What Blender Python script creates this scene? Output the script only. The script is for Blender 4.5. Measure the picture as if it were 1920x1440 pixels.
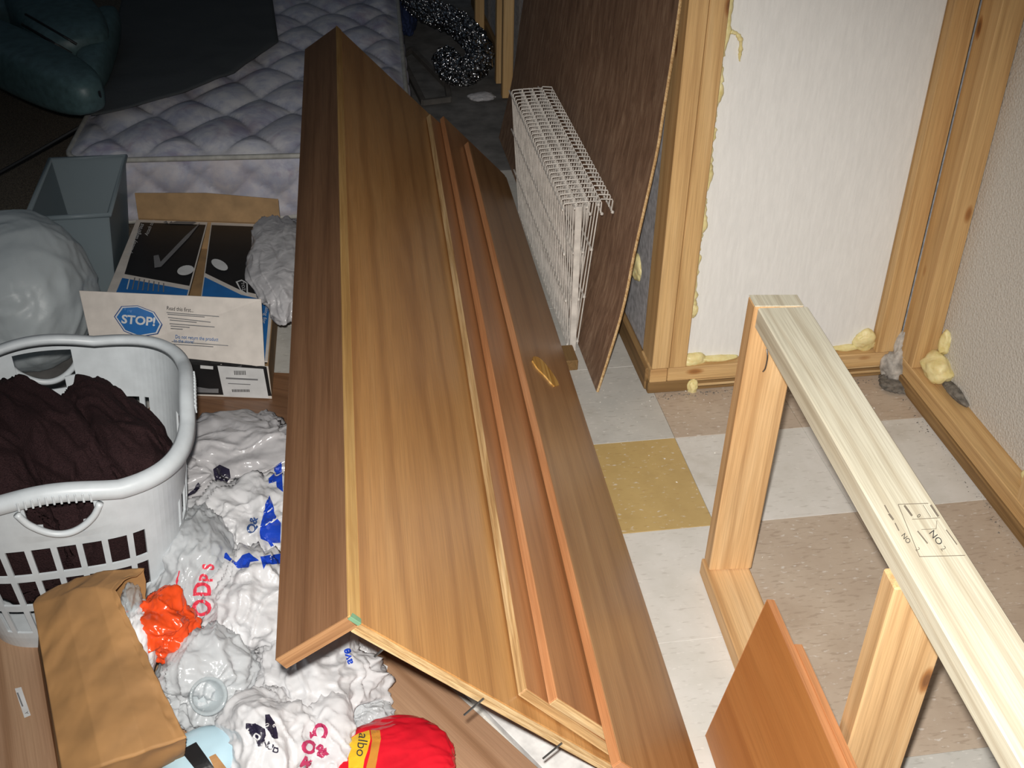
import bpy, bmesh, math, random
import numpy as np
from mathutils import Vector, Matrix, noise
from mathutils.bvhtree import BVHTree
random.seed(7)
for o in list(bpy.data.objects): bpy.data.objects.remove(o)
SC = bpy.context.scene
COL = SC.collection

# ------------------------------------------------------------------ camera
F = 2202.08                                   # focal length in pixels of the 1920x1440 frame
PITCH, YAW, ROLL = 0.59212, 0.171766, 0.021974
CAM = Vector((-0.73638, -2.05988, 1.58732))
_f = Vector((math.sin(YAW)*math.cos(PITCH), math.cos(YAW)*math.cos(PITCH), -math.sin(PITCH)))
_r = Vector((math.cos(YAW), -math.sin(YAW), 0)); _u = _r.cross(_f)
RGT = math.cos(ROLL)*_r + math.sin(ROLL)*_u
UPV = -math.sin(ROLL)*_r + math.cos(ROLL)*_u
FWD = _f
cam_d = bpy.data.cameras.new('camera'); cam_o = bpy.data.objects.new('camera', cam_d); COL.objects.link(cam_o)
cam_d.sensor_width = 36; cam_d.lens = F/1920*36; cam_d.clip_start = .05; cam_d.clip_end = 50
m = Matrix((RGT, UPV, -FWD)).transposed().to_4x4(); m.translation = CAM
cam_o.matrix_world = m
SC.camera = cam_o

def ray(px, py):
    return (RGT*((px-960)/F) - UPV*((py-720)/F) + FWD).normalized()
def U(px, py, z=0.0):
    d = ray(px, py); return CAM + d*((z-CAM.z)/d.z)
def H(px, py, p, n):
    d = ray(px, py); return CAM + d*((Vector(p)-CAM).dot(n)/d.dot(n))

# ------------------------------------------------------------------ world, lights, exposure
w = bpy.data.worlds.new('world'); SC.world = w; w.use_nodes = True
w.node_tree.nodes['Background'].inputs[0].default_value = (0.62, 0.80, 1.0, 1)
w.node_tree.nodes['Background'].inputs[1].default_value = 0.055
def light(name, kind, loc, target, energy, color, **kw):
    l = bpy.data.lights.new(name, kind); o = bpy.data.objects.new(name, l); COL.objects.link(o)
    l.energy = energy; l.color = color
    for k, v in kw.items(): setattr(l, k, v)
    o.location = loc
    o.rotation_euler = (Vector(target)-Vector(loc)).to_track_quat('-Z', 'Y').to_euler()
    return o
# the camera's own flash, just beside the lens; with the dim even daylight of the room it is the only light
light('camera_flash_offscreen', 'SPOT', CAM + UPV*0.055 - RGT*0.02, U(1080, 1060), 255, (1.0, .965, .91), spot_size=math.radians(80), spot_blend=1.0, shadow_soft_size=.018)
SC.view_settings.view_transform = 'Standard'; SC.view_settings.look = 'None'
SC.view_settings.gamma = 1; SC.view_settings.exposure = 0.08; SC.view_settings.use_curve_mapping = False

# ------------------------------------------------------------------ helpers
def lin(c):
    return tuple((x/12.92 if x <= .04045 else ((x+.055)/1.055)**2.4) for x in (v/255 for v in c))
def rgba(c): return (*lin(c), 1)
WM = {}
def put(o, parent=None, M=None):
    COL.objects.link(o)
    M = M or Matrix.Identity(4)
    o.matrix_basis = M; WM[o.name] = M
    if parent is not None:
        o.parent = parent; o.matrix_parent_inverse = WM[parent.name].inverted()
    return o
def tag(o, label=None, cat=None, group=None, kind=None):
    if label: o['label'] = label
    if cat: o['category'] = cat
    if group: o['group'] = group
    if kind: o['kind'] = kind
    return o
def thing(name, loc, label, cat, group=None):
    o = bpy.data.objects.new(name, None); o.empty_display_size = .05
    put(o, None, Matrix.Translation(Vector(loc))); return tag(o, label, cat, group)
def mobj(name, me, mat, parent=None, M=None, smooth=False, **tg):
    if mat is not None and len(me.materials) == 0: me.materials.append(mat)
    if smooth:
        for p in me.polygons: p.use_smooth = True
    o = bpy.data.objects.new(name, me); put(o, parent, M); tag(o, **tg); return o
def frame(o, x, y, z):
    M = Matrix((Vector(x), Vector(y), Vector(z))).transposed().to_4x4(); M.translation = Vector(o); return M
def bm_mesh(bm, name='mesh'):
    me = bpy.data.meshes.new(name); bm.to_mesh(me); bm.free(); return me
def box_me(sx, sy, sz, bev=.0015, seg=1):
    bm = bmesh.new(); bmesh.ops.create_cube(bm, size=1)
    bmesh.ops.scale(bm, vec=(sx, sy, sz), verts=bm.verts)
    if bev: bmesh.ops.bevel(bm, geom=bm.edges[:], offset=min(bev, .45*min(sx, sy, sz)), segments=seg, affect='EDGES', profile=.6)
    return bm_mesh(bm)
def box(name, a, b, mat, parent=None, bev=.0015, long='Y', M0=None, **tg):
    """axis aligned box from corner a to corner b; the mesh's own Y runs along its length so wood grain follows"""
    a, b = Vector(a), Vector(b); s = b-a; c = (a+b)/2
    s = Vector([abs(v) for v in s])
    if long == 'Y': M = Matrix.Translation(c); me = box_me(s.x, s.y, s.z, bev)
    elif long == 'X': me = box_me(s.y, s.x, s.z, bev); M = frame(c, (0, -1, 0), (1, 0, 0), (0, 0, 1))
    else: me = box_me(s.x, s.z, s.y, bev); M = frame(c, (1, 0, 0), (0, 0, 1), (0, -1, 0))
    if M0 is not None: M = M0 @ M
    return mobj(name, me, mat, parent, M, **tg)
def prism(name, top, n, th, mat, parent=None, ydir=None, bev=.0012, **tg):
    """polygon slab: top outline in world space, extruded by th against n; local Y = ydir for the grain"""
    top = [Vector(p) for p in top]; n = Vector(n).normalized()
    y = Vector(ydir) if ydir is not None else top[1]-top[0]
    y = (y-n*y.dot(n)).normalized(); x = y.cross(n)
    M = frame(top[0], x, y, n); Mi = M.inverted()
    bm = bmesh.new()
    vs = [bm.verts.new(Mi @ p) for p in top]
    f = bm.faces.new(vs); f.normal_update()
    if f.normal.z < 0: f.normal_flip()
    r = bmesh.ops.extrude_face_region(bm, geom=[f])
    bmesh.ops.translate(bm, vec=(0, 0, -th), verts=[g for g in r['geom'] if isinstance(g, bmesh.types.BMVert)])
    bmesh.ops.recalc_face_normals(bm, faces=bm.faces[:])
    if bev: bmesh.ops.bevel(bm, geom=bm.edges[:], offset=bev, segments=1, affect='EDGES')
    return mobj(name, bm_mesh(bm), mat, parent, M, **tg)
def tube_me(pts, r, n=6, cap=True, rad=None):
    pts = [Vector(p) for p in pts]; bm = bmesh.new(); rings = []
    up = Vector((.13, .27, .95)).normalized(); prev = None
    for i, p in enumerate(pts):
        t = (pts[min(i+1, len(pts)-1)]-pts[max(i-1, 0)]).normalized()
        a = (prev - t*prev.dot(t)) if prev is not None else t.cross(up)
        if a.length < 1e-5: a = t.cross(Vector((1, 0, 0)))
        a.normalize(); b = t.cross(a); prev = a
        rr = rad[i] if rad else r
        rings.append([bm.verts.new(p + (a*math.cos(k*2*math.pi/n)+b*math.sin(k*2*math.pi/n))*rr) for k in range(n)])
    for i in range(len(rings)-1):
        for k in range(n):
            bm.faces.new((rings[i][k], rings[i][(k+1) % n], rings[i+1][(k+1) % n], rings[i+1][k]))
    if cap:
        bm.faces.new(rings[0][::-1]); bm.faces.new(rings[-1])
    bmesh.ops.recalc_face_normals(bm, faces=bm.faces[:])
    return bm_mesh(bm)
def catmull(P, k=8):
    P = [Vector(p) for p in P]; out = []
    for i in range(len(P)-1):
        a, b, c, d = P[max(i-1, 0)], P[i], P[i+1], P[min(i+2, len(P)-1)]
        for j in range(k):
            t = j/k
            out.append(.5*((2*b)+(c-a)*t+(2*a-5*b+4*c-d)*t*t+(3*b-a-3*c+d)*t**3))
    out.append(P[-1]); return out
def ridge(p, oc=3, lac=2.05):
    v = 0; a = 1; s = 0
    for _ in range(oc):
        v += a*(1-2.2*abs(noise.noise(p))); s += a; a *= .52; p = p*lac + Vector((3.1, 1.7, 5.3))
    return v/s
def superquad(R, e=(.5, .5), n=24, m=16):
    """rounded box mesh, half sizes R"""
    bm = bmesh.new(); rings = []
    sp = lambda v, k: math.copysign(abs(v)**k, v)
    for j in range(1, m):
        ph = -math.pi/2 + math.pi*j/m
        rings.append([bm.verts.new((R[0]*sp(math.cos(ph), e[0])*sp(math.cos(2*math.pi*i/n), e[1]),
                                    R[1]*sp(math.cos(ph), e[0])*sp(math.sin(2*math.pi*i/n), e[1]),
                                    R[2]*sp(math.sin(ph), e[0]))) for i in range(n)])
    b = bm.verts.new((0, 0, -R[2])); t = bm.verts.new((0, 0, R[2]))
    for j in range(len(rings)-1):
        for i in range(n): bm.faces.new((rings[j][i], rings[j][(i+1) % n], rings[j+1][(i+1) % n], rings[j+1][i]))
    for i in range(n):
        bm.faces.new((b, rings[0][(i+1) % n], rings[0][i])); bm.faces.new((t, rings[-1][i], rings[-1][(i+1) % n]))
    return bm_mesh(bm)
def facets(seed, n=14, f0=.7, f1=7.5):
    """sum of folded-paper waves in random directions: flat facets meeting in sharp creases"""
    r = random.Random(int(seed*1000)+5); W = []
    for i in range(n):
        f = f0*(f1/f0)**(i/(n-1)); d = Vector((r.gauss(0, 1), r.gauss(0, 1), r.gauss(0, 1))).normalized()
        W.append((d*f, r.uniform(0, 2), 1/f**.7))
    S = sum(w[2] for w in W)
    def g(p):
        v = 0
        for d, o, a in W: v += a*(2*abs(((p.dot(d)+o) % 2)-1)-1)
        return v/S*1.6
    return g
def crumple(c, R, seed, amp=.3, freq=2.2, sub=5, floor=.018, oc=4, power=1.0, lump=.25, shape=None, rot=0, fold=0.0):
    """crumpled soft body: ico sphere pushed in and out along sharp folds, flattened where it lies on the floor"""
    bm = bmesh.new(); bmesh.ops.create_icosphere(bm, subdivisions=sub, radius=1)
    off = Vector((seed*7.31, seed*3.17, seed*5.71)); c = Vector(c)
    cr, sr = math.cos(rot), math.sin(rot); fc = facets(seed) if fold else None
    ax = Vector((math.cos(seed*1.7), math.sin(seed*1.7), .2)).normalized(); bx_ = ax.cross(Vector((0, 0, 1))).normalized(); cx_ = ax.cross(bx_)
    for v in bm.verts:
        p = v.co.copy()
        warp = Vector((noise.noise(p*1.6+off), noise.noise(p*1.6+off+Vector((9, 0, 0))), noise.noise(p*1.6+off+Vector((0, 9, 0)))))*.7
        d = amp*ridge(p*freq+warp+off, oc) + lump*noise.noise(p*1.1+off*1.3)
        if shape: d += shape(p)
        if fold:
            d += fold*fc(p+warp*.25)
            w_ = p+warp*.35; w_ = Vector((w_.dot(ax), w_.dot(bx_)*1.1, w_.dot(cx_)))
            r1_ = max(0, 1-3.2*abs(noise.noise(Vector((w_.x*4.0, w_.y*1.0, w_.z*1.7))+off)))
            r2_ = max(0, 1-3.5*abs(noise.noise(Vector((w_.x*2.6, w_.y*11, w_.z*3))-off)))
            d += fold*(.30*r1_*r1_+.05*r2_)
        q = Vector([math.copysign(abs(a)**power, a) for a in p])
        q = Vector((q.x*R[0], q.y*R[1], q.z*R[2])) + Vector((p.x*R[0], p.y*R[1], p.z*R[2]*.8))*d
        q = Vector((q.x*cr-q.y*sr, q.x*sr+q.y*cr, q.z))
        z = c.z+q.z
        if z < floor: z = floor + .0004*noise.noise(p*9)
        v.co = Vector((c.x+q.x, c.y+q.y, z))
    return bm_mesh(bm)

# ------------------------------------------------------------------ materials
class NT:
    def __init__(s, name):
        s.m = bpy.data.materials.new(name); s.m.use_nodes = True; s.t = s.m.node_tree
        s.b = s.t.nodes['Principled BSDF']
    def n(s, typ, **kw):
        x = s.t.nodes.new(typ)
        for k, v in kw.items():
            if isinstance(k, str) and k.startswith('i_'): x.inputs[k[2:].replace('_', ' ')].default_value = v
            else: setattr(x, k, v)
        return x
    def l(s, a, b): s.t.links.new(a, b)
    def coords(s, scale=(1, 1, 1), world=False, rnd=True):
        if world: src = s.n('ShaderNodeNewGeometry').outputs['Position']
        else: src = s.n('ShaderNodeTexCoord').outputs['Object']
        if rnd and not world:
            oi = s.n('ShaderNodeObjectInfo'); mul = s.n('ShaderNodeMath', operation='MULTIPLY'); mul.inputs[1].default_value = 13.7
            s.l(oi.outputs['Random'], mul.inputs[0])
            ad = s.n('ShaderNodeVectorMath', operation='ADD'); s.l(src, ad.inputs[0]); s.l(mul.outputs[0], ad.inputs[1]); src = ad.outputs[0]
        mp = s.n('ShaderNodeMapping'); mp.inputs['Scale'].default_value = scale; s.l(src, mp.inputs[0]); return mp.outputs[0]
    def noise(s, vec, scale=1, detail=4, rough=.55, dist=0):
        x = s.n('ShaderNodeTexNoise'); x.inputs['Scale'].default_value = scale; x.inputs['Detail'].default_value = detail
        x.inputs['Roughness'].default_value = rough; x.inputs['Distortion'].default_value = dist; s.l(vec, x.inputs['Vector']); return x.outputs['Fac']
    def ramp(s, fac, stops, interp='LINEAR'):
        x = s.n('ShaderNodeValToRGB'); x.color_ramp.interpolation = interp; e = x.color_ramp.elements
        while len(e) < len(stops): e.new(.5)
        for i, (p, c) in enumerate(stops): e[i].position = p; e[i].color = c if len(c) == 4 else rgba(c)
        s.l(fac, x.inputs[0]); return x.outputs[0]
    def mix(s, fac, a, b, blend='MIX'):
        x = s.n('ShaderNodeMix', data_type='RGBA', blend_type=blend)
        if isinstance(fac, (int, float)): x.inputs[0].default_value = fac
        else: s.l(fac, x.inputs[0])
        for v, i in ((a, 6), (b, 7)):
            if isinstance(v, tuple): x.inputs[i].default_value = v if len(v) == 4 else rgba(v)
            else: s.l(v, x.inputs[i])
        return x.outputs[2]
    def out(s, col, rough=.5, bump=None, bs=.2, bd=.01, **kw):
        if isinstance(col, tuple): s.b.inputs['Base Color'].default_value = col if len(col) == 4 else rgba(col)
        else: s.l(col, s.b.inputs['Base Color'])
        if isinstance(rough, (int, float)): s.b.inputs['Roughness'].default_value = rough
        else: s.l(rough, s.b.inputs['Roughness'])
        if bump is not None:
            bn = s.n('ShaderNodeBump'); bn.inputs['Strength'].default_value = bs; bn.inputs['Distance'].default_value = bd
            s.l(bump, bn.inputs['Height']); s.l(bn.outputs[0], s.b.inputs['Normal'])
        for k, v in kw.items(): s.b.inputs[k.replace('_', ' ')].default_value = v
        return s.m
def plain(name, c, rough=.5, var=.12, scale=30, **kw):
    n = NT(name); v = n.coords((1, 1, 1)); f = n.noise(v, scale, 3)
    col = n.ramp(f, [(.3, tuple(x*(1-var) for x in c)), (.7, tuple(min(255, x*(1+var*.5)) for x in c))])
    return n.out(col, rough, f, .08, .002, **kw)
def wood(name, dark, mid, light_, rough=.45, gs=14, ys=.9, ring=.5, fine=.35, coat=0, knots=False, scuff=None, spec=.5):
    n = NT(name); v = n.coords((gs, gs*ys*.06, gs))
    f = n.noise(v, 1, 5, .6, .9)
    wv = n.n('ShaderNodeTexWave', wave_type='RINGS', rings_direction='Y'); wv.inputs['Scale'].default_value = 1.0
    wv.inputs['Distortion'].default_value = 7; wv.inputs['Detail'].default_value = 3; wv.inputs['Detail Scale'].default_value = .8; wv.inputs['Detail Roughness'].default_value = .6
    n.l(n.coords((gs*.75, gs*ys*.055, gs*.75)), wv.inputs['Vector'])
    col = n.ramp(f, [(.25, dark), (.5, mid), (.75, light_)])
    lines = n.ramp(wv.outputs['Fac'], [(.0, (.52, .40, .28, 1)), (.22, (.9, .86, .82, 1)), (.4, (1, 1, 1, 1))])
    col = n.mix(ring, col, lines, 'MULTIPLY')
    fg = n.noise(n.coords((420, 7, 420)), 1, 3, .6)
    fc = n.ramp(fg, [(.35, (.45, .40, .35, 1)), (.6, (1, 1, 1, 1))])
    col = n.mix(fine, col, fc, 'MULTIPLY')
    if knots:
        vo = n.n('ShaderNodeTexVoronoi'); vo.inputs['Scale'].default_value = 1; n.l(n.coords((14, 5.5, 14)), vo.inputs['Vector'])
        k = n.ramp(vo.outputs['Distance'], [(.05, (.22, .09, .03, 1)), (.10, (.55, .33, .16, 1)), (.16, (1, 1, 1, 1))])
        col = n.mix(.85, col, k, 'MULTIPLY')
    if scuff:                                            # worn, scratched patch of the finish
        (c0, r0, c1) = scuff
        tc = n.n('ShaderNodeTexCoord').outputs['Object']
        sub = n.n('ShaderNodeVectorMath', operation='DISTANCE'); n.l(tc, sub.inputs[0]); sub.inputs[1].default_value = c0
        msk = n.ramp(sub.outputs['Value'], [(r0*.35, (1, 1, 1, 1)), (r0, (0, 0, 0, 1))])
        mp = n.n('ShaderNodeMapping'); mp.inputs['Scale'].default_value = (75, 24, 75); mp.inputs['Rotation'].default_value = (0, 0, .6); n.l(tc, mp.inputs[0])
        sn = n.noise(mp.outputs[0], 1, 5, .7, .5); st = n.ramp(sn, [(.55, (0, 0, 0, 1)), (.66, (1, 1, 1, 1))])
        mm = n.mix(1.0, msk, st, 'MULTIPLY'); col = n.mix(mm, col, rgba(c1))
    return n.out(col, rough, fg, .10, .002, Coat_Weight=coat, Coat_Roughness=.3, Specular_IOR_Level=spec)
M = {}
M['oak'] = wood('varnished_oak_veneer', (172, 120, 66), (190, 139, 82), (204, 158, 102), .45, gs=7, ys=1.3, ring=.42, coat=.9, scuff=((-.50, 1.52, 0), .55, (200, 190, 170)))
M['oak_dark'] = wood('brown_stained_board', (104, 72, 48), (126, 90, 62), (142, 104, 74), .55, gs=16, ring=.3, coat=.7)
M['oak_mid'] = wood('orange_brown_board', (150, 98, 58), (172, 118, 74), (186, 134, 88), .45, gs=11, ring=.3, coat=.9)
M['oak_out'] = wood('tan_brown_board', (148, 106, 66), (168, 124, 80), (182, 140, 94), .48, gs=9, ring=.35, coat=.9)
M['edge_pale'] = wood('raw_plywood_edge', (160, 118, 70), (206, 172, 122), (226, 200, 156), .65, gs=60, ring=.35, fine=.5)
M['strip'] = wood('pale_wood_edge_band', (160, 118, 62), (190, 150, 92), (204, 168, 110), .5, gs=20, ring=.2)
M['edge_orange'] = wood('orange_wood_edge', (178, 116, 72), (198, 138, 92), (210, 154, 110), .5, gs=24, ring=.2)
M['end_tan'] = wood('tan_end_grain', (138, 96, 60), (166, 122, 82), (182, 140, 98), .6, gs=50, ring=.3)
M['cherry'] = wood('cherry_laminate', (164, 102, 52), (178, 116, 62), (188, 128, 72), .42, gs=10, ring=.15, fine=.2)
M['pine'] = wood('pine_lumber', (206, 160, 108), (220, 180, 130), (230, 196, 150), .6, gs=15, ring=.4, knots=True)
M['pine_pale'] = wood('pale_spruce_lumber', (204, 196, 172), (218, 211, 189), (226, 220, 200), .6, gs=15, ring=.3)
M['pine_stud'] = wood('framing_stud', (192, 150, 98), (208, 170, 116), (220, 186, 136), .65, gs=15, ring=.3, knots=True)
M['pine_dirty'] = wood('dirty_sill_lumber', (104, 80, 44), (140, 108, 66), (168, 136, 90), .8, gs=20, ring=.3)
M['laminate'] = wood('wood_print_laminate', (142, 110, 86), (164, 130, 102), (178, 146, 116), .5, gs=9, ring=.5, fine=.25)
M['white_lam'] = plain('white_laminate', (226, 226, 224), .4)
def foam_m():
    n = NT('white_foam_board'); v = n.coords((1, 1, 1), world=True)
    f = n.noise(v, 220, 3, .6); mp = n.coords((160, 160, 22), world=True); g = n.noise(mp, 1, 4, .6)
    col = n.ramp(g, [(.3, (222, 221, 218)), (.7, (232, 231, 228))])
    a = n.n('ShaderNodeMath', operation='ADD'); n.l(f, a.inputs[0]); n.l(g, a.inputs[1])
    return n.out(col, .7, a.outputs[0], .16, .002)
M['foam'] = foam_m()
def foam_grey():
    n = NT('grainy_foam_board'); v = n.coords((1, 1, 1), world=True)
    vo = n.n('ShaderNodeTexVoronoi'); vo.inputs['Scale'].default_value = 160; n.l(v, vo.inputs['Vector'])
    f = n.noise(v, 260, 3, .7); col = n.ramp(f, [(.3, (186, 181, 172)), (.7, (214, 209, 201))])
    return n.out(col, .8, vo.outputs['Distance'], .4, .004)
M['foam_grey'] = foam_grey()
def sprayfoam():
    n = NT('spray_foam'); v = n.coords((1, 1, 1), world=True); f = n.noise(v, 45, 4, .6)
    col = n.ramp(f, [(.3, (216, 196, 130)), (.7, (236, 222, 170))]); return n.out(col, .45, f, .3, .006, Subsurface_Weight=.1)
M['sprayfoam'] = sprayfoam()
def tile_m(name, a, b, chip, amount=.60):
    n = NT(name); v = n.coords((1, 1, 1), world=True)
    f = n.noise(v, 9, 4, .6); col = n.ramp(f, [(.3, a), (.7, b)])
    mp = n.n('ShaderNodeMapping'); mp.inputs['Scale'].default_value = (38, 150, 1); mp.inputs['Rotation'].default_value = (0, 0, .12); n.l(v, mp.inputs[0])
    s = n.noise(mp.outputs[0], 1, 2, .5); k = n.ramp(s, [(amount, (0, 0, 0, 1)), (amount+.10, (.6, .6, .6, 1))])
    col = n.mix(k, col, chip)
    mp2 = n.n('ShaderNodeMapping'); mp2.inputs['Scale'].default_value = (60, 120, 1); mp2.inputs['Location'].default_value = (5, 3, 0); n.l(v, mp2.inputs[0])
    s2 = n.noise(mp2.outputs[0], 1, 2, .5); k2 = n.ramp(s2, [(.63, (0, 0, 0, 1)), (.72, (.5, .5, .5, 1))]); col = n.mix(k2, col, (226, 222, 216))
    d = n.noise(v, 3.3, 5, .65); dk = n.ramp(d, [(.55, (1, 1, 1, 1)), (.78, (.72, .68, .62, 1))]); col = n.mix(.8, col, dk, 'MULTIPLY')
    return n.out(col, .5, f, .1, .002)
M['tile_white'] = tile_m('white_vinyl_tile', (202, 198, 190), (216, 212, 206), (184, 178, 170))
M['tile_grey'] = tile_m('grey_vinyl_tile', (182, 180, 174), (200, 197, 190), (164, 160, 152))
M['tile_taupe'] = tile_m('taupe_vinyl_tile', (176, 158, 140), (190, 174, 156), (158, 140, 122), .56)
M['tile_yellow'] = tile_m('mustard_vinyl_tile', (180, 152, 98), (194, 166, 110), (168, 138, 86), .62)
M['concrete'] = plain('dark_concrete', (112, 110, 108), .9, .2, 14)
def carpet_m():
    n = NT('tweed_carpet'); v = n.coords((1, 1, 1), world=True); f = n.noise(v, 330, 2, .8)
    col = n.ramp(f, [(.35, (52, 46, 40)), (.5, (104, 94, 82)), (.68, (150, 136, 116))]); return n.out(col, 1, f, .6, .006)
M['carpet'] = carpet_m()
M['greyboard'] = plain('grey_sheathing', (188, 188, 192), .85, .18, 60)
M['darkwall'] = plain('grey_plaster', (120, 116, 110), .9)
def hardboard():
    n = NT('brown_hardboard'); v = n.coords((50, 9, 50)); f = n.noise(v, 1, 6, .7, .8); g = n.noise(n.coords((3, 3, 3)), 1, 3)
    col = n.ramp(f, [(.25, (104, 76, 56)), (.5, (146, 114, 90)), (.75, (186, 156, 128))])
    col = n.mix(.5, col, n.ramp(g, [(.35, (.6, .58, .56, 1)), (.7, (1, 1, 1, 1))]), 'MULTIPLY'); return n.out(col, .7, f, .3, .003)
M['hardboard'] = hardboard()
M['wire'] = plain('white_vinyl_wire', (214, 208, 200), .4)
M['nail'] = plain('bare_steel', (120, 118, 116), .35, Metallic=.9)
M['green'] = plain('green_paint', (112, 150, 118), .6)
M['ink'] = plain('black_stamp_ink', (52, 50, 52), .8)
M['ink_soft'] = plain('faded_stamp_ink', (126, 116, 102), .8)
M['teal'] = plain('teal_leather', (84, 110, 112), .42, .15, 40)
M['black'] = plain('black_plastic', (26, 26, 28), .5)
M['navy'] = plain('navy_fabric', (40, 54, 92), .9)
M['grey_frame'] = plain('grey_plastic_frame', (92, 88, 84), .5)
M['piping'] = plain('mattress_piping', (178, 176, 170), .7)
def matt_m(name, hi):
    n = NT(name); v = n.coords((1, 1, 1), world=True); f = n.noise(v, 9, 5, .65, .6); g = n.noise(v, 16, 4, .6)
    col = n.ramp(f, [(.34, (148, 132, 152)), (.47, (176, 174, 186)), (.6, hi)])
    col = n.mix(.35, col, n.ramp(g, [(.42, (156, 166, 190)), (.6, (214, 212, 214))]))
    return n.out(col, .6, n.noise(v, 500, 2), .1, .002)
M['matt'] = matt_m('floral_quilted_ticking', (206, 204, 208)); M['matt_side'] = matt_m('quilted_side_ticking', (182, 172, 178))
M['kraft'] = plain('kraft_paper', (164, 122, 76), .75, .12, 12)
M['card'] = plain('corrugated_cardboard', (164, 132, 94), .8, .1, 20)
M['card_white'] = plain('white_printed_card', (206, 198, 190), .6, .05)
M['card_black'] = plain('black_printed_card', (30, 29, 30), .45, .1)
M['p_blue'] = plain('blue_print', (36, 104, 170), .45, .05)
M['p_white'] = plain('white_print', (206, 206, 206), .5, .05)
M['p_grey'] = plain('grey_print', (116, 116, 118), .5, .05)
M['p_dblue'] = plain('dark_blue_print', (44, 76, 132), .5, .05)
M['bag_blue'] = plain('royal_blue_bag_print', (28, 66, 178), .35, .05)
M['bag_red'] = plain('red_bag_print', (214, 58, 78), .35, .05)
M['bag_mag'] = plain('magenta_bag_print', (176, 52, 92), .35, .05)
M['bag_blk'] = plain('black_bag_print', (38, 34, 52), .35, .05)
M['yellow'] = plain('yellow_bag_print', (222, 178, 44), .3, .05)
M['redpl'] = plain('red_glossy_plastic', (206, 28, 44), .18, .08, 20)
M['orange'] = plain('orange_plastic', (226, 78, 34), .25, .12, 25)
M['paleblue'] = plain('pale_blue_plastic', (176, 204, 216), .25, .08, 10)
M['paper'] = plain('white_paper', (226, 226, 228), .7, .04)
def film(name, c, alpha, rough=.28, tr=.25, crk=.2):
    n = NT(name); v = n.coords((1, 1, 1)); vo = n.n('ShaderNodeTexVoronoi', feature='DISTANCE_TO_EDGE'); vo.inputs['Scale'].default_value = 15
    wp = n.n('ShaderNodeTexNoise'); wp.inputs['Scale'].default_value = 9; wp.inputs['Detail'].default_value = 3; n.l(v, wp.inputs['Vector'])
    ad = n.n('ShaderNodeVectorMath', operation='MULTIPLY_ADD'); n.l(wp.outputs['Color'], ad.inputs[0]); ad.inputs[1].default_value = (.2, .2, .2); n.l(v, ad.inputs[2]); n.l(ad.outputs[0], vo.inputs['Vector'])
    n.out(c, rough, vo.outputs['Distance'], crk, .02); n.b.inputs['Alpha'].default_value = alpha
    td = n.n('ShaderNodeBsdfTranslucent'); td.inputs[0].default_value = rgba(c)
    mx = n.n('ShaderNodeMixShader'); mx.inputs[0].default_value = tr
    n.l(n.b.outputs[0], mx.inputs[1]); n.l(td.outputs[0], mx.inputs[2]); n.l(mx.outputs[0], n.t.nodes['Material Output'].inputs[0]); return n.m
M['bag_white'] = film('white_bag_film', (228, 228, 230), .96, .2)
M['bag_grey'] = film('grey_white_bag_film', (208, 206, 208), .9, .2)
M['bag_thin'] = film('thin_white_bag_film', (218, 222, 225), .8, .16)
M['trash'] = film('frosted_white_bag_film', (222, 230, 233), .94, .4, .35, .05)
M['clear'] = film('clear_bag_film', (206, 216, 220), .42, .12, .1)
M['tote'] = film('translucent_grey_tote', (176, 190, 196), .62, .35, .35, 0)
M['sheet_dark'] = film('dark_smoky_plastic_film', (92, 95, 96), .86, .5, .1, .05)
M['basket'] = plain('pale_blue_white_plastic', (202, 208, 212), .4, .04)
def towel_m():
    n = NT('dark_brown_terry'); v = n.coords((1, 1, 1), world=True); f = n.noise(v, 420, 2, .8)
    col = n.ramp(f, [(.3, (34, 23, 25)), (.7, (60, 42, 43))]); return n.out(col, 1, f, .7, .006, Specular_IOR_Level=.1)
M['towel'] = towel_m()
def foil_m():
    n = NT('crinkled_foil'); v = n.coords((1, 1, 1), world=True); vo = n.n('ShaderNodeTexVoronoi'); vo.inputs['Scale'].default_value = 70; n.l(v, vo.inputs['Vector'])
    return n.out((190, 190, 192), .16, vo.outputs['Distance'], .9, .02, Metallic=1.0)
M['foil'] = foil_m()
M['mortar'] = plain('grey_mortar', (176, 170, 162), .95, .3, 40)
M['crumb'] = plain('foam_crumb', (226, 222, 212), .8)
M['dirt'] = plain('grey_dust', (112, 106, 98), 1, .3, 80)

# ------------------------------------------------------------------ the setting
T = .3048
fl = mobj('floor', box_me(6.0, 8.0, .06, 0), M['concrete'], None, Matrix.Translation((-1.2, .6, -.0345)), kind='structure')
def tile_class(i, j):
    if (i, j) == (-1, -1): return 'tile_yellow'
    if j == -1: return 'tile_white' if i >= 0 else 'tile_white'
    if i >= 0 and j in (-2, -3): return 'tile_taupe'
    if i >= 0 and j == 0: return 'tile_taupe'
    if i >= 0: return 'tile_grey'
    if i == -1 and j < -1: return 'tile_white'
    return 'tile_grey'
tiles = {}
for k in ('tile_white', 'tile_grey', 'tile_taupe', 'tile_yellow'):
    me = box_me(T-.0007, T-.0007, .003, .0005); me.materials.append(M[k]); tiles[k] = me
for i in range(-4, 3):
    for j in range(-6, 5):
        mobj('vinyl_tile', tiles[tile_class(i, j)], None, fl, Matrix.Translation(((i+.5)*T, (j+.5)*T, -.0015-.0003*random.random())))
box('carpet', (-3.6, .95, -.0045), (-1.25, 4.2, .010), M['carpet'], fl, .002)

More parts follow.
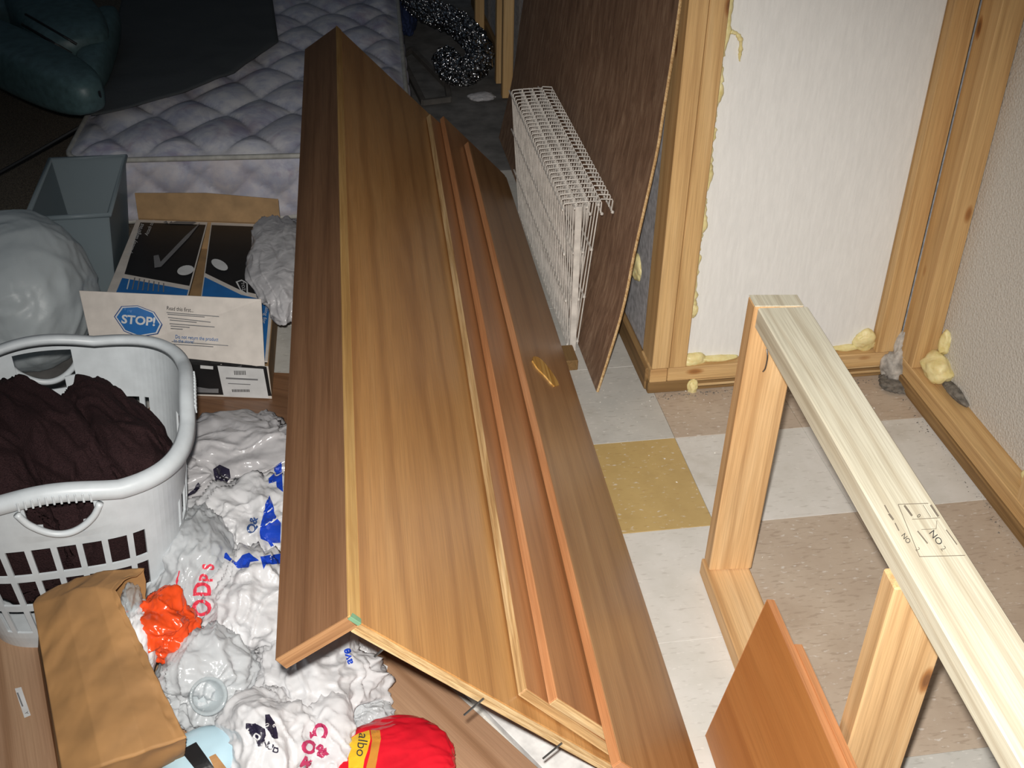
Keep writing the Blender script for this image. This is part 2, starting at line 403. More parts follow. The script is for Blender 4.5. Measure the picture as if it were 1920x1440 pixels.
WZ = 2.45
wb = box('wall_back', (.02, .268, 0), (.78, .285, WZ), M['greyboard'], None, 0, kind='structure')
YB = .177
for a, b in ((-.013, .0285), (.0295, .0705)):
    box('stud', (a, YB, .071), (b, YB+.089, WZ), M['pine_stud'], wb, .002, 'Z')
box('stud', (.548, YB, .071), (.603, YB+.089, WZ), M['pine_stud'], wb, .002, 'Z')
box('bottom_plate', (-.016, YB, .033), (.026, YB+.089, .070), M['pine_stud'], wb, .002, 'X')
box('bottom_plate', (.0275, YB+.001, .033), (.603, YB+.089, .070), M['pine_stud'], wb, .002, 'X')
box('sill_strip', (-.018, YB+.002, 0), (.085, YB+.089, .032), M['pine_dirty'], wb, .003, 'X')
for k in range(4):
    box('sill_ply', (.088, YB+.006+.0015*(k % 2), .0005+.008*k), (.60, YB+.085, .0073+.008*k), M['edge_pale' if k % 2 else 'pine_dirty'], wb, .0008, 'X')
box('foam_panel', (.072, YB+.026, .0715), (.547, YB+.086, WZ), M['foam'], wb, .003, 'Z')
XR = .605
wr = box('wall_right', (.72, -2.6, 0), (.74, .267, WZ), M['greyboard'], None, 0, kind='structure')
box('bottom_plate', (XR, -2.6, .032), (XR+.089, YB-.003, .070), M['pine_stud'], wr, .002)
box('sill_strip', (XR-.004, -2.6, 0), (XR+.085, YB-.008, .031), M['pine_dirty'], wr, .002)
box('foam_panel', (XR+.057, -.385, .071), (XR+.110, YB+.085, WZ), M['foam_grey'], wr, .003, 'Z')
box('foam_panel', (XR+.057, -1.2, .071), (XR+.110, -.430, WZ), M['foam_grey'], wr, .003, 'Z')
box('stud', (XR, .100, .071), (XR+.056, YB-.001, WZ), M['pine_stud'], wr, .002, 'Z')
box('stud', (XR, -.428, .071), (XR+.089, -.387, WZ), M['pine_stud'], wr, .002, 'Z')
ws = box('wall_side', (-.006, YB+.0895, .0), (.018, 3.4, WZ), M['greyboard'], None, 0, kind='structure')
box('bottom_plate', (-.022, YB+.02, .001), (-.0065, 3.4, .062), M['pine_dirty'], ws, .003)
for y in (2.18, 2.34, 2.95):
    box('stud', (-.062, y, .001), (-.0225, y+.04, WZ), M['pine_stud'], ws, .002, 'Z')
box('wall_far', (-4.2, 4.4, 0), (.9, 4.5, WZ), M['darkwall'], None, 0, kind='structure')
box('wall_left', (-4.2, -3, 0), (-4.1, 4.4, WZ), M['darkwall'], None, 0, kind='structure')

# spray foam squeezed out of the joints
def foam_bead(name, pts, rads, parent, seed, squash=(1, 1, 1)):
    P = catmull(pts, 7); k = len(P); R = []
    for i in range(k):
        t = i/(k-1)*(len(rads)-1); a = int(min(t, len(rads)-2)); R.append(rads[a]+(rads[a+1]-rads[a])*(t-a))
    R = [max(.001, r*(1+.75*noise.noise(Vector((i*.55, seed*3.3, 0))))) for i, r in enumerate(R)]
    R[0] *= .4; R[-1] *= .4
    me = tube_me(P, .01, 9, True, R)
    for v in me.vertices: v.co += Vector((noise.noise(v.co*60), noise.noise(v.co*60+Vector((5, 0, 0))), noise.noise(v.co*60+Vector((0, 5, 0)))))*.003
    return mobj(name, me, M['sprayfoam'], parent, smooth=True)
def blob(name, c, R, seed, mat, parent, amp=.18, **tg):
    return mobj(name, crumple(c, R, seed, amp, 1.6, 4, -1, 2, lump=.3), mat, parent, smooth=True, **tg)
for i, (z0, z1) in enumerate(((.20, .36), (.37, .50), (.505, .66), (.67, .80), (.81, 1.05))):
    foam_bead('spray_foam', [(.073+.004*math.sin(i*3+k*2), YB+.020, z0+(z1-z0)*k/4) for k in range(5)], [.006, .008, .010, .006, .007], wb, i)
blob('spray_foam', (.094, YB+.022, .078), (.03, .016, .016), 3, M['sprayfoam'], wb)
blob('spray_foam', (.15, YB+.024, .076), (.05, .012, .007), 5, M['sprayfoam'], wb)
blob('spray_foam', (.078, YB+.02, .215), (.010, .010, .018), 9, M['sprayfoam'], wb)
blob('spray_foam', (.525, YB+.020, .098), (.026, .014, .026), 11, M['sprayfoam'], wb)
blob('spray_foam', (.48, YB+.024, .078), (.035, .010, .008), 12, M['sprayfoam'], wb)
foam_bead('spray_foam', [(.085, YB+.016, .865), (.098, YB+.013, .86), (.108, YB+.016, .845), (.112, YB+.021, .82), (.115, YB+.0245, .80)], [.005, .0045, .004, .003, .0015], wb, 8)
blob('spray_foam', (.093, YB+.004, .012), (.012, .012, .02), 17, M['sprayfoam'], wb)
blob('spray_foam', (XR+.036, .055, .098), (.030, .042, .032), 21, M['sprayfoam'], wr)
blob('spray_foam', (XR+.052, .075, .155), (.012, .016, .03), 22, M['sprayfoam'], wr)
blob('spray_foam', (XR+.050, -.02, .079), (.014, .05, .010), 23, M['dirt'], wr)
blob('spray_foam', (XR+.046, -.355, .085), (.012, .026, .018), 24, M['sprayfoam'], wr)
blob('mortar_lump', (XR-.002, YB-.012, .03), (.030, .022, .045), 31, M['mortar'], wr, .4)
blob('mortar_lump', (XR+.001, YB-.004, .085), (.011, .010, .04), 32, M['mortar'], wr, .4)
blob('mortar_lump', (XR-.012, YB-.04, .006), (.035, .035, .008), 33, M['dirt'], wr, .4)
blob('spray_foam', (-.008, .40, .23), (.012, .035, .03), 34, M['sprayfoam'], ws)

# ------------------------------------------------------------------ prints and stamps laid onto surfaces
def world_bvh(objs):
    vs, fs = [], []
    for o in objs:
        b = len(vs); Mw = WM[o.name]
        vs += [Mw @ v.co for v in o.data.vertices]; fs += [[b+i for i in p.vertices] for p in o.data.polygons]
    return BVHTree.FromPolygons(vs, fs)
def flat_bm_text(s, size, bold=0):
    cu = bpy.data.curves.new('t', 'FONT'); cu.body = s; cu.size = size; cu.align_x = 'CENTER'; cu.align_y = 'CENTER'; cu.resolution_u = 3; cu.offset = bold*size
    o = bpy.data.objects.new('t', cu); me = bpy.data.meshes.new_from_object(o)
    bm = bmesh.new(); bm.from_mesh(me); bpy.data.objects.remove(o); bpy.data.curves.remove(cu); bpy.data.meshes.remove(me); return bm
def flat_bm_poly(polys):
    bm = bmesh.new()
    for P in polys:
        bm.faces.new([bm.verts.new((x, -y, 0)) for x, y in P])
    return bm
def lay(bm, name, mat, parent, targets=None, at=(0, 0), ang=0, sx=1, maxe=9, off=.0012, tear=.03, label=None, split=False):
    """lay a flat print (drawn in photo pixels, y up) onto the surfaces it is printed on"""
    bmesh.ops.triangulate(bm, faces=bm.faces[:])
    for _ in range(6):
        L = [e for e in bm.edges if e.calc_length() > maxe]
        if not L: break
        bmesh.ops.subdivide_edges(bm, edges=L, cuts=1); bmesh.ops.triangulate(bm, faces=bm.faces[:])
    bv = world_bvh(targets or [parent]); ca, sa = math.cos(math.radians(ang)), math.sin(math.radians(ang)); dead = []
    for v in bm.verts:
        x, y = v.co.x*sx, -v.co.y
        px, py = at[0]+x*ca-y*sa, at[1]+x*sa+y*ca
        d = ray(px, py); h, nn, _, _ = bv.ray_cast(CAM, d)
        if h is None: dead.append(v); continue
        if nn.dot(d) > 0: nn = -nn
        v.co = h - d*off*.6 + nn*off
    bmesh.ops.delete(bm, geom=dead, context='VERTS')
    bad = [f for f in bm.faces if max(e.calc_length() for e in f.edges) > tear]
    bmesh.ops.delete(bm, geom=bad, context='FACES')
    bmesh.ops.delete(bm, geom=[v for v in bm.verts if not v.link_faces], context='VERTS')
    if not bm.faces: bm.free(); return None
    if not split: return mobj(name, bm_mesh(bm), mat, parent, label=label)
    todo = set(bm.faces); o = None
    while todo:                                                # one object for each separate patch of ink
        st_ = [todo.pop()]; isl = []
        while st_:
            f = st_.pop(); isl.append(f)
            for e in f.edges:
                for g in e.link_faces:
                    if g in todo: todo.remove(g); st_.append(g)
        if len(isl) < 2: continue
        idx = {}; vs = []; fs = []
        for f in isl:
            r_ = []
            for v in f.verts:
                if v not in idx: idx[v] = len(vs); vs.append(v.co[:])
                r_.append(idx[v])
            fs.append(r_)
        me = bpy.data.meshes.new(name); me.from_pydata(vs, [], fs); o = mobj(name, me, mat, parent, label=label)
    bm.free(); return o
def text_on(s, at, size, ang, mat, parent, name='printed_lettering', sx=1, bold=0, **kw):
    return lay(flat_bm_text(s, size, bold), name, mat, parent, at=at, ang=ang, sx=sx, **kw)
def poly_on(polys, mat, parent, name='print', **kw):
    return lay(flat_bm_poly(polys), name, mat, parent, split=True, **kw)
def bar(x0, y0, x1, y1, w):
    d = Vector((x1-x0, y1-y0)).normalized()*w/2; n = (-d.y, d.x)
    return [(x0+n[0], y0+n[1]), (x1+n[0], y1+n[1]), (x1-n[0], y1-n[1]), (x0-n[0], y0-n[1])]
def ell(cx, cy, a, b, rot=0, n=18):
    c, s = math.cos(math.radians(rot)), math.sin(math.radians(rot))
    return [(cx+a*math.cos(t)*c-b*math.sin(t)*s, cy+a*math.cos(t)*s+b*math.sin(t)*c) for t in [2*math.pi*i/n for i in range(n)]]

# ------------------------------------------------------------------ long countertop leaning with its narrow front board
D = (U(960, 330)-U(1310, 1440)).normalized()                 # along the boards, away from the camera
NR = Vector((D.y, -D.x, 0))
P0 = U(1310, 1440) + NR*(-.052); P0 = P0 + D*((-.992-P0.y)/D.y)
Wn = H(655, 1155, P0, D)                                     # near end of the ridge
Tv = Wn-P0; LW = Tv.length; Tv.normalize()                   # up the slope
Nn = Vector(D).cross(Tv);  Nn = Nn if Nn.z > 0 else -Nn
def on(px, py, k):                                           # pixel -> point on the plane k above the countertop face
    return H(px, py, P0+Nn*k, Nn)
def st(s, t, k): return P0 + D*s + Tv*t + Nn*k
TH = .019
ct = thing('countertop', (P0.x-.2, P0.y+1.2, 0), 'long varnished oak countertop with narrow brown front board, tilted with its ridge up', 'countertop')
e = on(1000, 1350, 0); se, te = (e-P0).dot(D), (e-P0).dot(Tv); skew = se/(LW-te)*LW
skew = max(-.02, min(skew, .12))
top_p = prism('top_panel', [st(0, LW-TH, 0), st(2.44, LW-TH, 0), st(2.44+.02, .014, 0), st(skew, .014, 0)], Nn, TH, M['oak'], ct, D)
cl = H(515, 1238, Wn, D); Lv = (cl-Wn); AW = Lv.length; Lv = -Nn*.98-(-Tv)*.12*-1; Lv = (cl-Wn).normalized()
An = Lv.cross(D); An = An if An.x < 0 else -An               # outward normal of the front board
fb = prism('front_board', [Wn, Wn+D*2.44, Wn+D*2.44+Lv*AW, Wn+Lv*AW], An, .022, M['oak_dark'], ct, D)
prism('edge_band', [st(-.001, LW+.0012, .0012), st(2.441, LW+.0012, .0012), st(2.441, LW-TH, .0012), st(-.001, LW-TH, .0012)], Nn, .004, M['strip'], ct, D, .0006)
for k, (a, b) in enumerate(((.0015, .0085), (.0095, .0178))):    # layers of the plywood end
    prism('ply_layer', [st(-.0022, LW-TH, -a), st(.002, LW-TH, -a), st(.002+skew, .02, -a), st(-.0022+skew, .02, -a)], Nn, b-a, M['edge_pale'], ct, Tv, .0006)
prism('end_grain', [Wn+Lv*.004-D*.0015, Wn+Lv*.004+D*.002, Wn+Lv*(AW-.002)+D*.002, Wn+Lv*(AW-.002)-D*.0015], An, .021, M['end_tan'], ct, Lv, .0005)
prism('green_paint_mark', [st(-.003, LW, .0022), st(.007, LW-.004, .0022), st(.006, LW-TH, .0022), st(-.003, LW-TH, .0022)], Nn, .006, M['green'], ct, D, .0005, label='dab of green paint on the corner')
for px, py in ((728, 1207), (895, 1318), (1042, 1401)):
    a = H(px, py, st(.002, LW, -.017), Nn)
    mobj('nail', tube_me([a+Nn*.012, a-Nn*.026-D*.004], .0016, 8), M['nail'], ct, label='steel nail sticking out of the underside')

b2 = prism('plywood_board', [on(988, 1292, .019), on(807, 214, .019), st(2.42, .012, .019), st(.05, .012, .019)], Nn, .0178, M['oak_mid'], None, D,
      label='thin oak plywood board with pale raw edge lying flat on the tilted countertop', cat='board')
def edge_of(o, a, b, n, th, mat, inset=.0015, out=Tv):
    a, b = Vector(a), Vector(b); y = (b-a).normalized()
    return prism('raw_edge', [a+out*inset, b+out*inset, b-out*.003, a-out*.003], n, th, mat, o, y, .0006)
edge_of(b2, on(988, 1292, .0185), on(807, 214, .0185), Nn, .016, M['edge_pale'])
prism('raw_end', [on(988, 1292, .0185)-D*.0015, on(988, 1292, .0185)+D*.002, st(.052, .015, .0185)+D*.002, st(.052, .015, .0185)-D*.0035], Nn, .016, M['edge_pale'], b2, Tv, .0005)
b3 = prism('brown_board', [on(1045, 1309, .038), on(832, 218, .038), st(2.40, .012, .038), st(.058, .012, .038)], Nn, .0178, M['oak_mid'], None, D,
      label='orange-brown wood board wedged between the plywood board and the outermost board', cat='board')
edge_of(b3, on(1045, 1309, .0375), on(832, 218, .0375), Nn, .016, M['edge_orange'])
prism('raw_end', [on(1045, 1309, .0375)-D*.0015, on(1045, 1309, .0375)+D*.002, st(.058, .014, .0375)+D*.002, st(.058, .014, .0375)-D*.0035], Nn, .016, M['edge_pale'], b3, Tv, .0005)
K4 = .0575
p4 = [on(1164, 1427, K4), on(878, 266, K4), on(950, 333, K4), on(1312, 1440, K4)]
q4 = p4[3] - D*.10; p4[3] = q4
b4 = prism('outer_board', p4, Nn, .0180, M['oak_out'], None, D,
      label='outermost tan-brown board with a chipped yellow gouge, its long edge on the floor tiles', cat='board')
edge_of(b4, p4[0]-Nn*.0005, p4[1]-Nn*.0005, Nn, .016, M['edge_orange'])
prism('raw_end', [p4[0]-Nn*.0005-D*.0015, p4[0]-Nn*.0005+D*.002, p4[3]-Nn*.0005+D*.002, p4[3]-Nn*.0005-D*.0015], Nn, .016, M['edge_orange'], b4, Tv, .0005)
cp = catmull([(1001, 668), (1010, 672), (1028, 690), (1042, 708), (1049, 722)], 4); cp2 = catmull([(1000, 676), (1008, 688), (1022, 702), (1034, 718), (1040, 724)], 4)
cp = catmull([Vector((x, y, 0)) for x, y in ((1001, 668), (1012, 671), (1028, 688), (1042, 708), (1049, 722))], 4)
cp2 = catmull([Vector((x, y, 0)) for x, y in ((999, 676), (1008, 690), (1022, 704), (1033, 717), (1040, 724))], 4)
M['chip'] = wood('split_yellow_wood', (166, 116, 46), (204, 154, 74), (226, 184, 106), .6, gs=40)
prism('gouge', [on(v.x, v.y, K4+.003) for v in cp] + [on(v.x, v.y, K4+.003) for v in cp2[::-1]], Nn, .003, M['chip'], b4, D, 0, label='yellow splintered gouge in the board')

# ------------------------------------------------------------------ short stud frame on the tiles
fa = math.radians(-2.4)                                       # turned slightly on the floor and leaning a little
FO = Vector((-.0745, -.4386, 0))
MF = Matrix.Translation(FO) @ Matrix.Rotation(fa, 4, 'Z') @ Matrix(((1, 0, .034, 0), (0, 1, 0, 0), (0, 0, 1, 0), (0, 0, 0, 1)))
def fbox(name, a, b, mat, long, **kw):
    a, b = Vector(a), Vector(b); s = b-a; c = (a+b)/2
    if long == 'Y': me = box_me(s.x, s.y, s.z, .0022); R = Matrix.Translation(c)
    else: me = box_me(s.x, s.z, s.y, .0022); R = frame(c, (1, 0, 0), (0, 0, 1), (0, -1, 0))
    me.transform(Matrix.Identity(4)); Mx = MF @ R
    return mobj(name, me, mat, sf, Mx, **kw)
sf = thing('stud_frame', FO, 'low stud-wall frame of new pine lumber standing on the vinyl tiles', 'wood frame')
fbox('bottom_plate', (0, -1.5, 0), (.086, 0, .038), M['pine'], 'Y')
post1 = fbox('post', (0, -.038, .0385), (.084, 0, .622), M['pine'], 'Z')
fbox('post', (0, -.658, .0385), (.088, -.620, .583), M['pine'], 'Z')
mobj('end_grain', box_me(.083, .037, .002, .0005), M['pine_pale'], post1, MF @ Matrix.Translation((.042, -.019, .6225)))
beam = fbox('top_plate', (0, -1.5, .584), (.085, -.039, .622), M['pine_pale'], 'Y', label='pale top plate with a black grade stamp')
a = H(1436, 652, MF @ Vector((0, -.0375, .5)), Vector((0, 1, 0)))
mobj('bent_nail', tube_me(catmull([a+Vector((0, -.004, .0)), a+Vector((.001, -.010, -.012)), a+Vector((.0005, -.010, -.034)), a+Vector((-.001, -.006, -.044))], 5), .0013, 8), M['nail'], sf, label='bent steel nail hanging from the joint')
S = lambda x, y: (1620+x*.14583, 900+y*.14583)
rect = [S(440, 318), S(1065, 288), S(1500, 960), S(715, 992)]
polys = [bar(*rect[i], *rect[(i+1) % 4], 1.3) for i in range(4)] + [bar(*S(620, 510), *S(1190, 470), 1.2), bar(*S(760, 318), *S(860, 480), 1.1), bar(*S(740, 640), *S(930, 630), 1), bar(*S(940, 520), *S(930, 630), 1)]
for pl in polys: poly_on([pl], M['ink_soft'], beam, 'grade_stamp', maxe=20, off=.0005)
text_on('NO', S(925, 745), 17, 52, M['ink'], beam, 'grade_stamp', sx=1.15, off=.0005); text_on('2', S(1020, 885), 15, 52, M['ink_soft'], beam, 'grade_stamp', off=.0005)
text_on('2', S(1370, 870), 13, 52, M['ink_soft'], beam, 'grade_stamp', off=.0005); text_on('0', S(705, 465), 11, 48, M['ink'], beam, 'grade_stamp', off=.0005); text_on('0', S(1050, 450), 11, 48, M['ink_soft'], beam, 'grade_stamp', off=.0005)
text_on('NO', S(540, 760), 13, 52, M['ink'], beam, 'grade_stamp', off=.0005); text_on('2', S(690, 900), 12, 52, M['ink_soft'], beam, 'grade_stamp', off=.0005)
for pl in [bar(*S(520, 330), *S(620, 465), 4), bar(*S(860, 320), *S(960, 470), 4), bar(*S(265, 330), *S(320, 430), 2.5), bar(*S(320, 440), *S(380, 520), 4), bar(*S(690, 660), *S(820, 820), 2.5), bar(*S(1060, 640), *S(1200, 830), 2), bar(*S(400, 560), *S(450, 660), 2)]: poly_on([pl], M['ink_soft'], beam, 'grade_stamp', off=.0005)

# two cherry shelves standing on edge against the frame
def leaning_shelf(px_bot, ztop, px_top, th, L, label, shift=None):
    bot = U(*px_bot, 0.001); tp = H(*px_top, bot, Vector((0, 1, 0)))
    up = (tp-bot); y = Vector((-.03, -1, 0)).normalized(); n = up.cross(y); n = n if n.x < 0 else -n; n.normalize()
    if shift: mv = -n*shift[0] + y*shift[1]; mv.z = 0; bot += mv; tp += mv
    o = prism('cherry_shelf', [bot, tp, tp+y*L, bot+y*L], n, th, M['cherry'], None, y, .001, label=label, cat='shelf', group='cherry shelves leaning on the stud frame')
    e = prism('edge_band', [tp+up.normalized()*.0008, tp+y*L+up.normalized()*.0008, tp+y*L+up.normalized()*.0008-n.normalized()*th, tp+up.normalized()*.0008-n.normalized()*th], up.normalized(), .002, M['edge_orange'], o, y, .0003)
    prism('edge_band', [bot-y*.0008, tp-y*.0008, tp-y*.0008-n.normalized()*th, bot-y*.0008-n.normalized()*th], -y, .002, M['edge_orange'], o, up, .0003)
    return o
leaning_shelf((1322, 1380), .3, (1438, 1124), .012, .62, 'cherry-coloured shelf board standing on edge, the outer one leaning on the stud frame')
leaning_shelf((1322, 1380), .3, (1438, 1124), .012, .50, 'shorter cherry shelf board tucked between the outer one and the stud frame', shift=(.0123, .095))

# ------------------------------------------------------------------ hardboard sheet bowed against the side wall
edge_xz = [(-.138, .002), (-.101, .168), (-.085, .265), (-.075, .363), (-.047, .593), (-.040, .704), (-.028, .928), (-.024, 1.22)]
cu = catmull([Vector((x, 0, z)) for x, z in edge_xz], 4)
bm = bmesh.new(); rows = []
ny = 8; Y0, Y1 = .204, 1.80
for j in range(ny+1):
    y = Y0+(Y1-Y0)*j/ny
    rows.append([bm.verts.new((p.x + .003*(y-Y0), y+.006*math.sin(p.z*5), p.z)) for p in cu])
for j in range(ny):
    for i in range(len(cu)-1): bm.faces.new((rows[j][i], rows[j+1][i], rows[j+1][i+1], rows[j][i+1]))
bmesh.ops.recalc_face_normals(bm, faces=bm.faces[:])
r = bmesh.ops.extrude_face_region(bm, geom=bm.faces[:])
for g in r['geom']:
    if isinstance(g, bmesh.types.BMVert): g.co += Vector((.0065, 0, 0))
bmesh.ops.recalc_face_normals(bm, faces=bm.faces[:])
me = bm_mesh(bm); MR = frame((0, 0, 0), (1, 0, 0), (0, 0, 1), (0, -1, 0)); me.transform(MR.inverted())
hb = mobj('hardboard_sheet', me, M['hardboard'], None, MR, label='bowed dark brown hardboard sheet leaning on the side wall', cat='panel')
me2 = tube_me([Vector((p.x+.003, Y0-.001+.006*math.sin(p.z*5), p.z)) for p in cu], .0034, 5)
mobj('raw_edge', me2, M['edge_pale'], hb)

# ------------------------------------------------------------------ white wire shelves
LS, DS, PITCHW = .80, .40, .0254
wire_me = tube_me([(0, 0, 0), (0, 0, .2), (0, 0, DS-.004), (.003, 0, DS), (.030, 0, DS), (.032, 0, DS-.004), (.032, 0, DS-.03)], .0017, 6)
rod_me = tube_me([(0, 0, 0), (0, LS, 0)], .0024, 6); wire_me.materials.append(M['wire']); rod_me.materials.append(M['wire'])
cap_bm = bmesh.new(); bmesh.ops.create_icosphere(cap_bm, subdivisions=1, radius=.0045); cap_me = bm_mesh(cap_bm); cap_me.materials.append(M['wire'])
wl = ['white wire shelf on edge, nearest the tilted boards in its stack', 'white wire shelf on edge, second in the stack from the tilted boards', 'white wire shelf on edge, third in the stack from the tilted boards', 'white wire shelf on edge, touching the hardboard sheet']
for i in range(4):
    xb, xt = -.166+.0075*i, -.196+.029*i; y0 = .40-.004*i+.01*(i == 3)
    zz = .004+.003*i; lean = math.atan2(xt-xb, DS)
    root = thing('wire_shelf', (xb, y0, zz), wl[i], 'shelf', 'wire shelves standing on edge')
    Ms = Matrix.Translation((xb, y0, zz)) @ Matrix.Rotation(lean, 4, 'Y')
    nw = int(LS/PITCHW)
    for k in range(nw): mobj('wire', wire_me, None, root, Ms @ Matrix.Translation((0, .006+k*PITCHW, 0)))
    for x, z in ((-.003, .012), (-.003, .14), (-.003, .27), (-.003, DS-.012), (.034, DS-.03)):
        rd = mobj('rod', rod_me, None, root, Ms @ Matrix.Translation((x, 0, z)))
        mobj('end_cap', cap_me, None, rd, Ms @ Matrix.Translation((x, 0, z)))
a = Vector((-.158, .388, .002)); b = H(1086, 388, a, Vector((0, 1, 0)))
prism('support_bar', [a+Vector((-.008, 0, 0)), b+Vector((-.008, 0, 0)), b+Vector((.008, 0, 0)), a+Vector((.008, 0, 0))], (0, -1, 0), .004, M['wire'], None, b-a, .001, label='flat white support bar upright against the wire shelf ends', cat='bar')
c = U(1072, 678, .015)
box('wood_block', (c.x-.03, c.y-.02, .001), (c.x+.012, c.y+.055, .03), M['pine_dirty'], None, .002, label='small wood offcut on the tiles at the foot of the wire shelves', cat='wood block')

# ------------------------------------------------------------------ boards lying on the floor at the left
def floor_board(name, pts, z, mat, ydir, label, cat='board', th=.016, **kw):
    return prism(name, [U(x, y, z) for x, y in pts], (0, 0, 1), th, mat, None, ydir, .001, label=label, cat=cat, **kw)
gd = (U(1010, 1440, .017)-U(840, 1285, .017)).normalized()
lb = floor_board('laminate_board', [(560, 1115), (690, 1150), (1010, 1440), (1130, 1560), (840, 1600), (560, 1240)], .0165, M['laminate'], gd, 'wood-grain laminate board lying flat beneath the end of the countertop')
wb2 = floor_board('white_panel', [(765, 1185), (1000, 1325), (1150, 1470), (1190, 1560), (1135, 1560), (1018, 1440)], .0165, M['white_lam'], gd, 'plain white panel on the floor beside the wood-grain laminate board', 'panel')
wst = floor_board('edging_strip', [(648, 1268), (660, 1262), (722, 1330), (712, 1340)], .0215, M['white_lam'], gd, 'short white edging strip on the laminate board by the bags', 'strip', .0045)
lb2 = floor_board('laminate_board', [(-60, 1200), (300, 1010), (520, 880), (545, 1200), (640, 1600), (-60, 1620)], .0150, M['laminate'], U(60, 1440)-U(30, 1250), 'wood-grain laminate board lying under the laundry basket and bags', th=.0145)
lb3 = floor_board('laminate_board', [(160, 900), (300, 740), (330, 690), (560, 700), (545, 870), (400, 900)], .0150, M['oak_dark'], U(540, 800)-U(330, 760), 'reddish-brown wood board on the floor in front of the open box', th=.0145)
stk = poly_on([[(28, 1292), (40, 1289), (58, 1342), (46, 1347)]], M['p_white'], lb2, 'price_sticker'); 
if stk:
    text_on('Y', (50, 1338), 9, 72, M['ink'], lb2, 'sticker_mark', off=.0018); poly_on([bar(33, 1300, 43, 1326, 3)], M['p_grey'], lb2, 'sticker_mark', off=.0018)
poly_on([[(675, 1231), (684, 1226), (727, 1250), (726, 1256), (718, 1262), (668, 1240)]], M['p_white'], lb, 'barcode_sticker', maxe=14)
for k in range(7): poly_on([bar(677+3.4*k, 1230+1.7*k, 673+3.4*k, 1237+1.7*k, 1.6)], M['ink'], lb, 'barcode_bar', off=.0018)

# ------------------------------------------------------------------ mattress
def mattress():
    L, W, Hh = 1.9, .985, .205
    org = Vector((-1.475, 1.245, .012)); rz = math.radians(-3.0)
    Mm = Matrix.Translation(org) @ Matrix.Rotation(rz, 4, 'Z')
    root = thing('mattress', Mm @ Vector((W/2, L/2, 0)), 'bare floral quilted twin mattress lying on the floor', 'mattress')
    rad = .075
    def outl(u, inset=0):                                       # rounded rectangle, perimeter parameter 0..1
        w, l, r = W-2*inset, L-2*inset, max(rad-inset, .01); segs = [w-2*r, math.pi*r/2, l-2*r, math.pi*r/2]*2; P = sum(segs); d = (u % 1)*P
        cs = [((r, 0), 0), ((w-r, r), -90), ((w, r), 90), ((w-r, l-r), 0), ((w-r, l), 180), ((r, l-r), 90), ((0, l-r), 270), ((r, r), 180)]
        for i, s in enumerate(segs):
            if d <= s or i == 7:
                (x, y), a = cs[i]
                if i % 2 == 0:
                    a = math.radians(a); return Vector((x+d*math.cos(a)+inset, y+d*math.sin(a)+inset, 0))
                t = math.radians(a)+d/r; return Vector((x+r*math.cos(t)+inset, y+r*math.sin(t)+inset, 0))
            d -= s
    # quilted top: height field with diamond puffs
    nx, nyy = 120, 230; bm = bmesh.new(); g = {}
    for j in range(nyy+1):
        for i in range(nx+1):
            x, y = W*i/nx, L*j/nyy
            cx, cy = min(max(x, rad), W-rad), min(max(y, rad), L-rad)
            v = Vector((x-cx, y-cy)); 
            if v.length > rad: v = v.normalized()*rad
            X, Y = cx+v.x, cy+v.y
            ed = min(rad-v.length if v.length > 0 else 9, X, Y, W-X, L-Y); ed = max(ed, 0)
            a, b = (X+.012*math.sin(Y*19))/.105 + Y/.15, -(X)/.105+(Y+.01*math.sin(X*17))/.15
            q = (abs(math.sin(a*math.pi/2))*abs(math.sin(b*math.pi/2)))**.5
            z = Hh + .030*q*min(1, ed/.05) + .010*min(1, ed/.08)
            g[i, j] = bm.verts.new((X, Y, z))
    for j in range(nyy):
        for i in range(nx):
            bm.faces.new((g[i, j], g[i+1, j], g[i+1, j+1], g[i, j+1]))
    mobj('quilted_top', bm_mesh(bm), M['matt'], root, Mm, smooth=True)
    n, mz = 420, 22; bm = bmesh.new(); rows = []; per = 2*(W+L)
    for k in range(mz+1):
        row = []
        for i in range(n):
            u = i/n; p = outl(u); c = Vector((W/2, L/2, 0)); z = Hh*k/mz
            s = u*per; a, b = s/.075+z/.07, s/.075-z/.07
            q = (abs(math.sin(a*math.pi/2))*abs(math.sin(b*math.pi/2)))**.5
            o = outl(u, -.001); nrm = (outl(u, -.01)-p).normalized()
            row.append(bm.verts.new(p + nrm*(.024*q*min(1, 6*min(k, mz-k)/mz)) + Vector((0, 0, z))))
        rows.append(row)
    for k in range(mz):
        for i in range(n): bm.faces.new((rows[k][i], rows[k][(i+1) % n], rows[k+1][(i+1) % n], rows[k+1][i]))
    bm.faces.new(rows[0][::-1])
    mobj('side_band', bm_mesh(bm), M['matt_side'], root, Mm, smooth=True)
    for z in (Hh, .012):
        mobj('piping', tube_me([outl(i/240, -.004)+Vector((0, 0, z)) for i in range(241)], .008, 8, False), M['piping'], root, Mm, smooth=True)
    return Mm, Hh
Mm, Hm = mattress()

